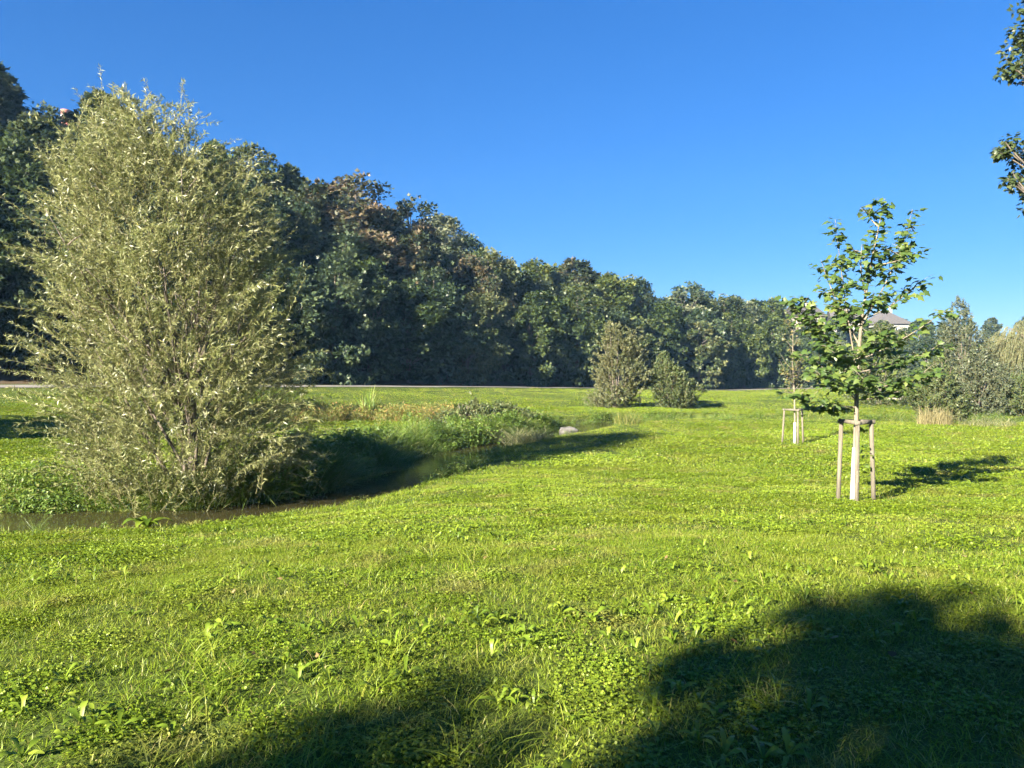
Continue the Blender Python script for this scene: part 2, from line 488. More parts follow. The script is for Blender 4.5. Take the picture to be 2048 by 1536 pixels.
def mats_wood():
    W = {}
    W['green'] = mat_leaf('leaf_green', [(0, (.020, .038, .012)), (.5, (.042, .066, .019)), (1, (.085, .110, .034))], .25, .45, .3)
    W['blue'] = mat_leaf('leaf_bluegreen', [(0, (.022, .042, .020)), (.5, (.046, .072, .031)), (1, (.092, .118, .054))], .25, .45, .3)
    W['olive'] = mat_leaf('leaf_olive', [(0, (.026, .046, .014)), (.5, (.058, .080, .028)), (1, (.155, .16, .07))], .25, .5, .3)
    W['russet'] = mat_leaf('leaf_russet', [(0, (.024, .044, .018)), (.45, (.052, .066, .030)), (.75, (.125, .10, .055)), (1, (.19, .14, .085))], .25, .55, .25)
    W['pale'] = mat_leaf('leaf_pale', [(0, (.035, .060, .03)), (.5, (.10, .125, .066)), (1, (.23, .235, .14))], .25, .5, .25)
    W['yellow'] = mat_leaf('leaf_yellow', [(0, (.03, .055, .014)), (.5, (.075, .105, .025)), (1, (.17, .18, .05))], .3, .5, .25)
    return W
WOOD = mats_wood()
VAR = []
for i in range(4):
    VAR.append(crown_tree_meshes(100 + i, 15, 4.3, 3.0, (150, 115, 190, 135)[i], (62, 90, 50, 75)[i], (.42, .34, .48, .38)[i], ROUND if i % 2 else TALL, M['bark'], clump_r=((.6, 1.15), (.8, 1.5), (.4, .9), (.5, 1.4))[i]))
for i in range(4):
    VAR.append(crown_tree_meshes(200 + i, 13, 4.0, .5, (170, 140, 200, 160)[i], (62, 80, 52, 70)[i], (.40, .34, .46, .38)[i], SKIRT, M['bark'], clump_r=((.6, 1.15), (.7, 1.4), (.4, .9), (.5, 1.3))[i]))

def place_tree(name, var, loc, rz, s, mat, label, cat, group):
    e = empty(name, loc, rz)
    e.scale = s
    t = obj('trunk', var[0], e)
    c = obj('crown', var[1], e)
    if not var[1].materials: var[1].materials.append(mat)
    c.material_slots[0].link = 'OBJECT'
    c.material_slots[0].material = mat
    tag(e, label, cat, group)
    return e

ORD = ['first', 'second', 'third', 'fourth', 'fifth', 'sixth', 'seventh', 'eighth', 'ninth', 'tenth', 'eleventh', 'twelfth', 'thirteenth', 'fourteenth', 'fifteenth', 'sixteenth', 'seventeenth', 'eighteenth', 'nineteenth', 'twentieth',
       'twenty-first', 'twenty-second', 'twenty-third', 'twenty-fourth', 'twenty-fifth', 'twenty-sixth', 'twenty-seventh', 'twenty-eighth', 'twenty-ninth', 'thirtieth']
LOOK = {'green': 'dark green', 'blue': 'blue-green', 'olive': 'olive green', 'russet': 'russet-tinged', 'pale': 'pale grey-green', 'yellow': 'yellow-green'}
ROWN = ['along the front edge of the wood', 'in the second rank of the wood', 'in the third rank up the wooded slope', 'in the topmost rank of the wooded slope']
fl = resample(FRONT, .5)
flT = unit(np.gradient(fl, axis=0)); flN = np.column_stack([-flT[:, 1], flT[:, 0]])
fs = np.r_[0, np.cumsum(np.hypot(*np.diff(fl, axis=0).T))]
plan = []
wr = np.random.default_rng(11)
i0 = int(np.argmin(np.hypot(fl[:, 0] + 72, fl[:, 1] - 44)))
for row, (off, step) in enumerate([(2.5, 5.0), (9, 5.4), (17, 5.4), (26, 5.8)]):
    s = fs[i0] + wr.uniform(0, 3)
    while True:
        k = int(np.searchsorted(fs, s))
        if k >= len(fl): break
        p = fl[k] + flN[k] * (off + wr.normal(0, 1.6 if row == 0 else 1.0))
        if p[0] > 128: break
        s += step * wr.uniform(.8, 1.2)
        if p[0] > 47: s += 2.5
        if p[0] / max(p[1], 1) < -.86: continue
        plan.append((row, p[0], p[1]))
PICK = ['green', 'blue', 'blue', 'olive', 'olive', 'russet', 'pale', 'pale', 'olive', 'yellow']
chosen = []
for row, x, y in plan:
    u = 1024 + x / y * 1538
    c = PICK[wr.integers(0, len(PICK))]
    if 600 < u < 860 and row >= 1: c = ['russet', 'olive', 'russet', 'blue'][wr.integers(0, 4)]
    if row == 0: c = ['green', 'olive', 'blue', 'olive'][wr.integers(0, 4)]
    if u > 1300 and row == 0 and 1430 < u < 1520: c = 'yellow'
    big = 1.0
    if u > 1580 and row == 3: continue
    if u > 1560: big = (.62, .45, .40, .30)[row]
    elif u > 1150: big = .98
    elif u > 860: big = .94
    sc_ = big * wr.uniform(.88, 1.16) * (1.05 if row else .95)
    if 640 < u < 860 and row == 2: sc_ *= 1.0
    if row >= 2 and wr.uniform() < .3: sc_ *= 1.14
    chosen.append((row, x, y, c, sc_, u))
cnt = {}
for row, x, y, c, sc_, u in sorted(chosen, key=lambda t: (t[0], t[5])):
    key = (row, c)
    inview = u > -60
    if inview:
        cnt[key] = cnt.get(key, 0) + 1
        lab = '%s %s tree from the left %s' % (ORD[cnt[key] - 1], LOOK[c], ROWN[row])
    else:
        lab = 'leafy tree of the wood standing beyond the left edge of the photo'
    v = VAR[4 + wr.integers(0, 4)] if row == 0 else VAR[wr.integers(0, 4)]
    w = sc_ * wr.uniform(.9, 1.15)
    place_tree('broadleaf_tree', v, (x, y, hz(x, y) - .1), wr.uniform(0, 6.28), (w, w, sc_), WOOD[c], lab, 'tree', 'trees of the wood on the slope')

hr = np.random.default_rng(17)
HT = [(60 + 6.2 * k + hr.uniform(-1.5, 1.5), 203 + hr.uniform(-3, 4), hr.uniform(.40, .58)) for k in range(13)]
HT += [(101 + 6.0 * k + hr.uniform(-1, 1), 178 + hr.uniform(-3, 5), hr.uniform(.42, .56)) for k in range(5)]
HT += [(66, 186, .60), (71, 184, .56), (77.5, 183.5, .62), (82.5, 182, .50), (87.5, 182, .60), (92, 181, .50), (97, 183, .64)]
HT.sort(key=lambda t: t[0] / t[1])
nb_, nf_ = 0, 0
for x, y, s_ in HT:
    back = y > 196
    if back: nb_ += 1
    else: nf_ += 1
    c = ['green', 'blue', 'olive', 'blue'][hr.integers(0, 4)]
    place_tree('broadleaf_tree', VAR[4 + hr.integers(0, 4)], (x, y, hz(x, y) - .1), hr.uniform(0, 6.28), (s_, s_, s_), WOOD[c],
               ('%s %s tree from the left on the rise behind the houses' if back else '%s %s tree from the left on the rise beside and before the houses') % (ORD[(nb_ if back else nf_) - 1], LOOK[c]), 'tree', 'small trees around the far houses')
for k_, (x, y, s_) in enumerate([(-34.5, 26.0, 1.0), (-30.2, 25.2, 1.12)]):
    place_tree('broadleaf_tree', VAR[k_], (x, y, hz(x, y) - .1), 1.3 * k_, (s_, s_, s_), WOOD['green'],
               ['leafy tree left of the photo whose shadow crosses the far meadow', 'second leafy tree left of the photo shading the far meadow'][k_], 'tree', 'trees left of the photo')

# ------------------------------------------------------------------ shoots: willows and shrubs made of twigs with narrow leaves
def shoot_plant(name, loc, seed, stems, shoots, nleaf, leaf_L, leaf_W, mat, label, cat, bark=None, group=None, twig_r=.006, tmpl=LANCE, droop=.25, up=.35, leaf_up=.2):
    """stems: list of (points, r0, r1); shoots: (start, end) arrays in local space"""
    r = np.random.default_rng(seed)
    e = empty(name, loc)
    tr, tw, lv = Acc(), Acc(), Acc()
    for P, r0, r1 in stems:
        tr.tube(P, np.linspace(r0, r1, len(P)), 6)
    S, E = shoots
    n = len(S)
    Ld = np.linalg.norm(E - S, axis=1)
    mid = (S + E) / 2 + r.normal(0, .10, (n, 3)) * Ld[:, None] + np.array([0, 0, up * .3]) * Ld[:, None]
    for i in range(n):
        tw.tube(bez(S[i], mid[i], E[i], 4), np.linspace(twig_r * 1.6, twig_r * .5, 4), 3, cap=False)
    t = np.sort(r.uniform(.08, 1.02, (n, nleaf)), axis=1)[..., None]
    P = ((1 - t) ** 2 * S[:, None] + 2 * t * (1 - t) * mid[:, None] + t ** 2 * E[:, None])
    T = unit(2 * (1 - t) * (mid - S)[:, None] + 2 * t * (E - mid)[:, None])
    P = P.reshape(-1, 3); T = T.reshape(-1, 3)
    k = len(P)
    D = unit(T * .75 + rand_dirs(k, r) * .75 + np.array([0, 0, -droop]))
    N = unit(rand_dirs(k, r) + np.array([0, 0, leaf_up]))
    L = leaf_L * r.uniform(.6, 1.25, k)
    tint = np.clip(np.repeat(r.uniform(0, .6, n), nleaf) + r.uniform(0, .4, k), 0, 1)
    leaves(lv, P, D, N, L, leaf_W * L / leaf_L * r.uniform(.8, 1.2, k), tmpl, tint)
    if stems: obj('trunk', tr.mesh('trunk', bark or M['bark']), e)
    obj('twigs', tw.mesh('twigs', M['twig']), e)
    obj('crown', lv.mesh('crown', mat), e)
    tag(e, label, cat, group)
    return e

def env_shoots(r, n, H, zprof, rprof, cx, R, base_z=.1, length=(.6, 1.3), spread=.8, rise=.8, shell=.45):
    """shoot ends inside an envelope: radius profile rprof(z/H)*R, axis shifted by cx(z/H)"""
    S, E = [], []
    while len(S) < n:
        h = r.uniform(0, 1)
        rr = np.interp(h, zprof, rprof)
        if r.uniform() > (rr / max(rprof)) ** 1.3 + .05: continue
        a = r.uniform(0, 6.283)
        rr *= R * (1 + .13 * math.sin(3 * a + 9 * h) + .10 * math.sin(7 * a - 15 * h) + .07 * math.sin(23 * h + 2 * a))
        q = rr * r.uniform(shell ** 2, 1) ** .5
        c = cx(h)
        e = np.array([c[0] + q * math.cos(a), c[1] + q * math.sin(a), base_z + h * (H - base_z)])
        d = unit(np.array([math.cos(a) * spread * q / R, math.sin(a) * spread * q / R, rise * r.uniform(.4, 1.2)]) + r.normal(0, .28, 3))
        ln = r.uniform(*length)
        S.append(e - d * ln); E.append(e)
    return np.array(S), np.array(E)

M['willow'] = mat_leaf('leaf_willow', [(0, (.096, .122, .036)), (.35, (.160, .182, .058)), (.7, (.235, .246, .094)), (.95, (.33, .34, .17)), (1, (.40, .35, .06))], .34, .40, .0, spec=.6)
wx, wy = -8.05, 19.1
wz = hz(wx, wy) - .05
r = np.random.default_rng(5)
HW = 9.9
cxw = lambda h: (-.30 - 1.10 * max(0, h - .25) / .75 * (1 if h < .8 else 1.05) + .35 * math.sin(3 * h), 0)
zp = [0, .06, .15, .28, .42, .55, .68, .78, .86, .93, 1]
rp = [.80, 1.02, 1.06, 1.02, 1.0, 1.0, .98, .84, .60, .36, .16]
S, E = env_shoots(r, 2500, HW, zp, rp, cxw, 2.85, .25, (.7, 1.4), .9, .85)
stems = []
# short trunk with spreading limbs
trunk = bez(np.array([0, 0, -.4]), np.array([.1, 0, 1.2]), np.array([.0, .1, 2.6]), 6)
stems.append((trunk, .20, .13))
ends = []
for k in range(26):
    a = k * 2.399 + r.uniform(-.3, .3); h = r.uniform(.35, .80); c = cxw(h)
    rr = np.interp(h, zp, rp) * 2.85 * r.uniform(.35, .92)
    b = np.array([c[0] + rr * math.cos(a), c[1] + rr * math.sin(a), h * HW])
    s = trunk[r.integers(1, 6)] if k > 6 else np.array([.25 * math.cos(a), .25 * math.sin(a), -.1])
    m = s * .55 + b * .45 + np.array([0, 0, .10 * HW * r.uniform(-.2, .6)])
    Q = bez(s, m, b, 9)
    stems.append((Q, r.uniform(.032, .055), .008))
    for j in range(5):   # side branches
        q = Q[r.integers(3, 8)]
        a2 = a + r.normal(0, 1.0)
        b2 = q + np.array([math.cos(a2), math.sin(a2), r.uniform(.5, 1.4)]) * r.uniform(.4, .8)
        stems.append((bez(q, (q + b2) / 2 + r.normal(0, .1, 3), b2, 5), .022, .007))
# wisps that break the outline
S2, E2 = env_shoots(r, 420, HW + .35, zp, [q * 1.06 + .04 for q in rp], cxw, 2.85, .3, (.9, 1.7), 1.3, .8, .93)
S, E = np.vstack([S, S2]), np.vstack([E, E2])
# stray shoots reaching out of the outline
for (dx, dz, ex, ez) in [(-2.6, 5.2, -4.3, 5.9), (-2.7, 4.4, -4.4, 4.6), (-2.5, 2.6, -4.4, 3.0), (-2.2, 1.9, -4.1, 2.5), (2.0, 3.6, 3.0, 5.9), (2.0, 4.2, 2.6, 5.6), (2.2, 2.2, 3.2, 2.5), (-1.5, 8.3, -2.4, 9.7), (-.8, 8.5, -1.5, 10.1), (-.4, 8.5, -.3, 9.9), (1.2, 7, 1.7, 8.0), (-2.6, 6.5, -4.1, 7.7), (-2.4, 7.0, -3.3, 8.6), (2.0, 1.2, 3.3, 1.4), (2.1, .8, 3.2, .5), (-3, 3.2, -4.2, 4.0)]:
    for j in range(7):
        o = r.normal(0, .22, 3)
        f = r.uniform(.3, 1.0)
        a_ = np.array([dx, r.normal(0, .5), dz]) + o
        b_ = a_ + (np.array([ex - dx, r.normal(0, .3), ez - dz])) * f
        S = np.vstack([S, a_]); E = np.vstack([E, b_])
willow = shoot_plant('willow_tree', (wx, wy, wz), 21, stems, (S, E), 62, .128, .019, M['willow'],
                     'big bushy silvery-olive willow with narrow leaves standing on the stream bank', 'tree', twig_r=.005, droop=.15)
print('willow ok')

# bushes beyond the stream
M['bush_grey'] = mat_leaf('leaf_bush_grey', [(0, (.060, .082, .030)), (.5, (.115, .135, .058)), (.9, (.18, .19, .10)), (1, (.20, .17, .07))], .28, .5, .0, .3, .5, (.16, .13, .05))
M['bush_green'] = mat_leaf('leaf_bush_green', [(0, (.035, .06, .018)), (.5, (.075, .105, .034)), (1, (.15, .165, .07))], .25, .5, .0)
M['grey_willow'] = mat_leaf('leaf_grey_willow', [(0, (.042, .062, .032)), (.5, (.088, .108, .058)), (1, (.155, .17, .10))], .25, .45, .0)
M['weeping'] = mat_leaf('leaf_weeping', [(0, (.065, .085, .035)), (.5, (.12, .135, .058)), (1, (.20, .20, .10))], .3, .45, .0)

def bush(name, x, y, H, R, seed, n, mat, label, leafL=.16, leafW=.06, zp=None, rp=None, nl=26, tmpl=LANCE):
    r = np.random.default_rng(seed)
    zp = zp or [0, .1, .3, .55, .8, 1]; rp = rp or [.75, .95, 1, .85, .5, .1]
    ph = r.uniform(0, 6.28)
    S, E = env_shoots(r, n, H, zp, rp, lambda h: (.26 * R * math.sin(4 * h + ph), .2 * R * math.cos(3 * h + ph)), R, .1, (.4, 1.0), .9, .8, .4)
    stems = []
    for k in range(9):
        a = k * 2.4; h = r.uniform(.5, .92); rr = np.interp(h, zp, rp) * R * r.uniform(.3, .8)
        b = np.array([rr * math.cos(a), rr * math.sin(a), h * H]); s = np.array([.12 * math.cos(a), .12 * math.sin(a), -.2])
        stems.append((bez(s, s * .6 + b * .4 + np.array([0, 0, .1 * H]), b, 6), .05, .012))
    return shoot_plant(name, (x, y, hz(x, y)), seed, stems, (S, E), nl, leafL, leafW, mat, label, 'shrub', twig_r=.008, tmpl=tmpl)

bush('tall_shrub', 7.5, 56, 6.4, 2.15, 31, 900, M['bush_grey'], 'taller grey-olive pointed shrub with browning foot beside the far bend of the stream',
     zp=[0, .08, .3, .6, .82, 1], rp=[.85, .95, 1.0, .95, .74, .22])
bush('rounded_shrub', 11.6, 56.5, 4.2, 1.9, 32, 620, M['bush_green'], 'smaller dark green rounded shrub right of the tall grey shrub')
bush('grey_shrub', 27.5, 49.5, 4.0, 2.0, 33, 560, M['bush_green'], 'leftmost grey-green shrub in the thicket at the right edge of the meadow')
bush('grey_shrub', 31.0, 51.5, 4.4, 2.2, 34, 640, M['grey_willow'], 'middle shrub of the thicket below the slim grey tree at right')
bush('grey_shrub', 34.4, 50.5, 3.2, 2.0, 35, 560, M['bush_green'], 'low dark shrub in front of the weeping willow at right')
bush('slim_tree', 36.5, 62, 9.0, 2.9, 36, 1000, M['grey_willow'], 'slim pale grey-green pointed tree rising behind the thicket at right',
     zp=[0, .1, .35, .6, .75, .9, 1], rp=[.9, 1, .95, .7, .42, .26, .06])
bush('dark_shrub', 31.5, 66, 7.2, 3.0, 38, 800, M['bush_green'], 'broad dark shrub left of the slim pale grey tree at right')

bush('bramble_bush', -2.3, 39.0, 1.5, 1.7, 43, 420, M['bush_green'], 'low dark bramble bush on the far bank above the pool', leafL=.10, leafW=.07, tmpl=OVAL, nl=22)
bush('bramble_bush', -.2, 42.5, 1.3, 1.5, 44, 340, M['bush_green'], 'low dark bramble bush farther along the far bank left of the boulder', leafL=.10, leafW=.07, tmpl=OVAL, nl=22)

# weeping willow at the right edge
r = np.random.default_rng(41)
Sx, Ex = [], []
H_ = 7.6; Rw = 4.6
for k in range(1500):
    a = r.uniform(0, 6.283); q = Rw * math.sqrt(r.uniform(.05, 1))
    top = H_ * (1 - .28 * (q / Rw) ** 2) * r.uniform(.72, 1.02)
    ln = r.uniform(1.2, 3.6) * (.5 + .5 * q / Rw)
    s = np.array([q * math.cos(a) * .88, q * math.sin(a) * .88, top]); e = np.array([q * math.cos(a) * 1.05 + r.normal(0, .1), q * math.sin(a) * 1.05, max(.4, top - ln)])
    Sx.append(s); Ex.append(e)
stems = [(bez(np.array([0, 0, -.3]), np.array([.2, 0, 2]), np.array([0, 0, 4.2]), 6), .35, .2)]
for k in range(14):
    a = k * 2.4; b = np.array([math.cos(a) * 3.4, math.sin(a) * 3.4, 5.6 + r.uniform(-.8, 1.2)])
    stems.append((bez(np.array([0, 0, r.uniform(2, 4)]), np.array([math.cos(a) * 1.2, math.sin(a) * 1.2, 6.4]), b, 7), .11, .02))
shoot_plant('weeping_willow', (43.5, 63, hz(43.5, 63)), 42, stems, (np.array(Sx), np.array(Ex)), 34, .17, .04, M['weeping'],
            'weeping willow with hanging pale olive strands at the right edge', 'tree', twig_r=.007, droop=.9, up=1.2)

# ------------------------------------------------------------------ staked young maple
M['maple'] = mat_leaf('leaf_maple', [(0, (.045, .086, .020)), (.5, (.080, .132, .030)), (.85, (.125, .175, .042)), (.99, (.15, .18, .045)), (1, (.36, .31, .04))], .42, .42, .0, spec=.45)
M['maple_dark'] = mat_leaf('leaf_maple_dark', [(0, (.025, .042, .014)), (.5, (.045, .066, .022)), (.85, (.075, .09, .034)), (1, (.11, .09, .045))], .22, .42, .0, spec=.35)

def maple_leaves(acc, r, Q, n, size, spread, hang=.35, flat=1.0, tlo=0., thi=1.):
    """leaves on petioles in loose tiers along branch points Q"""
    d = np.r_[0, np.cumsum(np.linalg.norm(np.diff(Q, axis=0), axis=1))]
    t = r.uniform(.22, 1.0, n) ** .75 * d[-1]
    P = np.column_stack([np.interp(t, d, Q[:, j]) for j in range(3)])
    a = r.uniform(0, 6.283, n)
    h = np.column_stack([np.cos(a), np.sin(a), r.normal(0, .25, n)])
    P = P + h * (r.uniform(.15, 1, n) * spread)[:, None] * np.array([1, 1, .55])
    D = unit(h + np.array([0, 0, -hang]) + r.normal(0, .25, (n, 3)))
    N = unit(np.array([0, 0, flat]) + r.normal(0, .32, (n, 3)) + np.array([-.25, -.35, 0]))
    L = size * r.uniform(.65, 1.2, n)
    leaves(acc, P, D, N, L, L * 1.05, MAPLE, np.clip(r.uniform(tlo, thi, n), 0, 1))

def stake_frame(name, x, y, H, rad, ang, label):
    z0 = hz(x, y)
    e = empty(name, (x, y, z0))
    tops = []
    for k in range(3):
        a = ang + k * 2.0944
        b = np.array([rad * 1.12 * math.cos(a), rad * 1.12 * math.sin(a), 0])
        b[2] = hz(x + b[0], y + b[1]) - z0 - .25
        t = np.array([rad * .92 * math.cos(a + .03), rad * .92 * math.sin(a + .03), H])
        acc = Acc(); w = np.array([.003, -.004, .002][k])
        acc.tube(np.array([b, b * .5 + t * .5 + np.array([w, w, 0]), t]), [.043, .042, .040], 12)
        obj('stake', acc.mesh('stake', M['stake_wood']), e)
        tops.append(t)
    for k in range(3):
        a_, b_ = tops[k], tops[(k + 1) % 3]
        d = unit(b_ - a_)
        outw = unit(np.array([(a_ + b_)[0], (a_ + b_)[1], 0]))
        acc = Acc()
        o = np.array([0, 0, .012 + .004 * k])
        acc.tube(np.array([a_ - d * .07 + o + [0, 0, .028], b_ + d * .07 + o + [0, 0, .028]]), .040, 12)
        obj('rail', acc.mesh('rail', M['stake_wood']), e)
    tag(e, label, 'tree stakes', 'stake frames around the saplings')
    return e

# perforated white trunk guard
M['guard'], nt, bs, out = nodes('white_trunk_guard')
tc = nt.nodes.new('ShaderNodeTexCoord'); mp = nt.nodes.new('ShaderNodeMapping')
vo = nt.nodes.new('ShaderNodeTexVoronoi'); vo.inputs['Scale'].default_value = 34; vo.inputs['Randomness'].default_value = .25
nt.links.new(tc.outputs['Object'], mp.inputs[0]); nt.links.new(mp.outputs[0], vo.inputs['Vector'])
rp_ = ramp(nt, [(.26, (.22, .21, .18)), (.36, (.50, .49, .46))])
nt.links.new(vo.outputs['Distance'], rp_.inputs[0]); nt.links.new(rp_.outputs[0], bs.inputs['Base Color'])
bs.inputs['Roughness'].default_value = .6

mxp, myp = 6.69, 15.0
mzp = hz(mxp, myp)
K = myp / 1538.0
def mp2(u, v, dy=0.0):
    """photo point on the plane of the maple, moved dy in depth, in the tree's local frame"""
    k = (myp + dy) / 1538.0
    return np.array([(u - 1024) * k - mxp, dy, 1.6 - (v - 742) * k - mzp])
r = np.random.default_rng(51)
mt = empty('young_maple_tree', (mxp, myp, mzp))
tr, lv = Acc(), Acc()
lead = np.array([mp2(1710, 1020), mp2(1711, 930), mp2(1713, 840), mp2(1714, 750), mp2(1722, 640), mp2(1742, 520), mp2(1758, 440), mp2(1767, 398)])
lead[0] = (0, 0, -.15)
tr.tube(lead, [.062, .052, .044, .038, .028, .017, .009, .004], 10)
BR = [  # (start v on leader ~ point, mid, end, end depth, leaves)
    ((1714, 745), (1688, 610, -.15), (1668, 440, -.2), 110), ((1722, 650), (1795, 540, .1), (1822, 420, .2), 85),
    ((1724, 640), (1800, 610, .3), (1838, 560, .5), 40), ((1716, 720), (1800, 690, -.2), (1893, 618, -.3), 46),
    ((1715, 745), (1800, 730, .3), (1884, 690, .5), 52), ((1714, 780), (1790, 775, -.3), (1862, 742, -.6), 60),
    ((1714, 800), (1760, 800, .2), (1828, 770, .4), 36), ((1714, 730), (1645, 690, -.2), (1586, 596, -.3), 105),
    ((1650, 690), (1606, 645, -.25), (1588, 592, -.3), 48), ((1714, 770), (1650, 740, .2), (1585, 700, .4), 42), ((1713, 815), (1650, 812, -.3), (1578, 782, -.5), 46),
    ((1713, 800), (1670, 760, -.4), (1628, 745, -.7), 60), ((1713, 815), (1670, 820, .1), (1625, 812, .2), 40),
    ((1718, 690), (1665, 600, .3), (1640, 520, .4), 62), ((1730, 590), (1715, 540, -.2), (1722, 490, -.3), 34),
    ((1742, 530), (1790, 530, -.2), (1830, 505, -.3), 34), ((1722, 640), (1745, 610, -.7), (1760, 585, -1.1), 48),
    ((1718, 690), (1700, 660, .7), (1690, 600, 1.2), 56), ((1716, 720), (1740, 700, -.8), (1775, 660, -1.3), 60),
    ((1715, 740), (1690, 720, -.8), (1660, 690, -1.3), 60), ((1714, 770), (1740, 750, .9), (1770, 700, 1.4), 56),
    ((1714, 790), (1720, 780, -.8), (1730, 750, -1.4), 52), ((1735, 560), (1755, 540, .4), (1780, 490, .5), 34),
    ((1714, 760), (1680, 740, .8), (1640, 690, 1.3), 50), ((1756, 455), (1735, 440, .1), (1728, 420, .15), 14),
    ]
for s_, m_, e_, n_ in BR:
    Q = bez(mp2(*s_), mp2(*m_), mp2(*e_), 8)
    tr.tube(Q, np.linspace(.018, .004, 8), 5, cap=False)
    slim = e_[1] < 450
    maple_leaves(lv, r, Q, int(n_ * (1.55 if s_[1] > 700 else 1.35)), .142, .15 if slim else .27, thi=.993)
    for j in range(4):  # side twigs
        q = Q[r.integers(3, 7)]; a = r.uniform(0, 6.28)
        b = q + np.array([math.cos(a) * .35, math.sin(a) * .35, r.uniform(.05, .3)])
        tr.tube(bez(q, (q + b) / 2 + [0, 0, .04], b, 4), np.linspace(.007, .003, 4), 4, cap=False)
        maple_leaves(lv, r, bez(q, (q + b) / 2, b, 4), max(4, n_ // 9), .135, .15, thi=.99)
maple_leaves(lv, r, lead[4:], 120, .14, .18, thi=.99)
for k in range(9):   # few sprouts low on the trunk
    z = r.uniform(.35, 1.5)
    Q = np.array([(.04, 0, z), (.22, r.uniform(-.2, .2), z + .05)])
    maple_leaves(lv, r, Q, 3, .11, .06)
obj('trunk', tr.mesh('trunk', M['pale_bark']), mt)
obj('crown', lv.mesh('crown', M['maple']), mt)
g = Acc(); zz = np.linspace(-.05, 1.06, 8)
gx = np.interp(zz, lead[:, 2], lead[:, 0])
g.tube(np.column_stack([gx - .003, zz * 0, zz]), np.linspace(.076, .052, 8), 16)
tag(obj('trunk_guard', g.mesh('trunk_guard', M['guard']), mt), 'white perforated guard around the lower trunk')
tag(mt, 'young green maple with three leaders tied between grey wooden stakes', 'tree')
stake_frame('tree_stakes', mxp + .03, myp - .02, 1.52, .34, math.radians(-113), 'nearer frame of three round wooden stakes and rails around the leafy maple')

# second, half-bare sapling
M['sapling'] = mat_leaf('leaf_sapling', [(0, (.06, .075, .025)), (.5, (.11, .12, .04)), (1, (.17, .14, .06))], .3, .5, .0)
sx, sy = 12.15, 33.0
sz = hz(sx, sy)
st = empty('bare_sapling', (sx, sy, sz))
tr, lv = Acc(), Acc()
r = np.random.default_rng(61)
lead = np.array([(0, 0, -.15), (0, 0, 1.0), (-.03, 0, 2.2), (-.12, 0, 3.4), (-.1, 0, 4.4), (-.14, 0, 5.3)])
tr.tube(lead, [.046, .04, .034, .025, .015, .005], 8)
for k in range(30):
    z = r.uniform(2.0, 4.9); a = r.uniform(0, 6.28); ln = r.uniform(.5, 1.5) * (1.15 - z / 6)
    s = np.array([np.interp(z, lead[:, 2], lead[:, 0]), 0, z]); b = s + np.array([math.cos(a) * ln * .7, math.sin(a) * ln * .7, ln])
    Q = bez(s, (s + b) / 2 + np.array([math.cos(a), math.sin(a), 0]) * .1, b, 6)
    tr.tube(Q, np.linspace(.012, .003, 6), 4, cap=False)
    if r.uniform() < .75: maple_leaves(lv, r, Q, 16, .11, .16)
obj('trunk', tr.mesh('trunk', M['pale_bark']), st)
obj('crown', lv.mesh('crown', M['sapling']), st)
g = Acc(); g.tube(np.array([(.0, 0, -.05), (.0, 0, .5), (0, 0, .92)]), [.068, .058, .052], 14)
tag(obj('trunk_guard', g.mesh('trunk_guard', M['guard']), st), 'white guard around the lower trunk')
tag(st, 'thin half-bare sapling with few brownish leaves between the farther stakes', 'tree')
stake_frame('tree_stakes', sx - .02, sy - .02, 1.42, .47, math.radians(-95), 'farther frame of three wooden stakes around the half-bare sapling')

# ------------------------------------------------------------------ big tree at the right edge and the tree behind the camera
def lobed_tree(name, loc, H, lobes, seed, mat, label, size, per, trunk_r=.28, sprd=.95):
    r = np.random.default_rng(seed)
    e = empty(name, loc)
    tr, lv = Acc(), Acc()
    tr.tube(np.array([(0, 0, -.4), (.1, 0, H * .3), (0, .1, H * .6), (0, 0, H * .9)]), [trunk_r * 1.3, trunk_r, trunk_r * .7, .06], 10)
    for (x, y, z, R) in lobes:
        c = np.array([x, y, z]); z0 = max(H * .18, z - np.hypot(x, y) * .7 - .5)
        tr.tube(bez(np.array([0, 0, z0]), np.array([x * .5, y * .5, z * .5 + z0 * .5 + .3]), c, 7), np.linspace(.10, .015, 7), 6, cap=False)
        for j in range(3):
            b = c + rand_dirs(1, r)[0] * R * .8
            tr.tube(bez(c * .85 + np.array([0, 0, z0]) * .15, (c + b) / 2, b, 4), np.linspace(.03, .006, 4), 4, cap=False)
        # sub-clumps for an uneven lobe
        nsub = max(4, int(9 * R))
        for j in range(nsub):
            q = c + rand_dirs(1, r)[0] * R * r.uniform(.3, .95) * np.array([1, 1, .8])
            n = int(per * R * R / nsub * r.uniform(.7, 1.3))
            d = rand_dirs(n, r)
            P = q + d * (r.uniform(0, 1, n) ** .45 * R * .52)[:, None] * np.array([1.1, 1.1, .8])
            D = unit(d * .8 + np.array([0, 0, -.4]) + r.normal(0, .3, (n, 3)))
            N = unit(d * .35 + np.array([-.2, -.25, .8]) + r.normal(0, .4, (n, 3)))
            L = size * r.uniform(.65, 1.2, n)
            leaves(lv, P, D, N, L, L, MAPLE, np.clip(r.uniform(0, .35) + r.uniform(0, .65, n), 0, 1))
    obj('trunk', tr.mesh('trunk', M['bark']), e)
    obj('crown', lv.mesh('crown', mat), e)
    tag(e, label, 'tree')
    return e

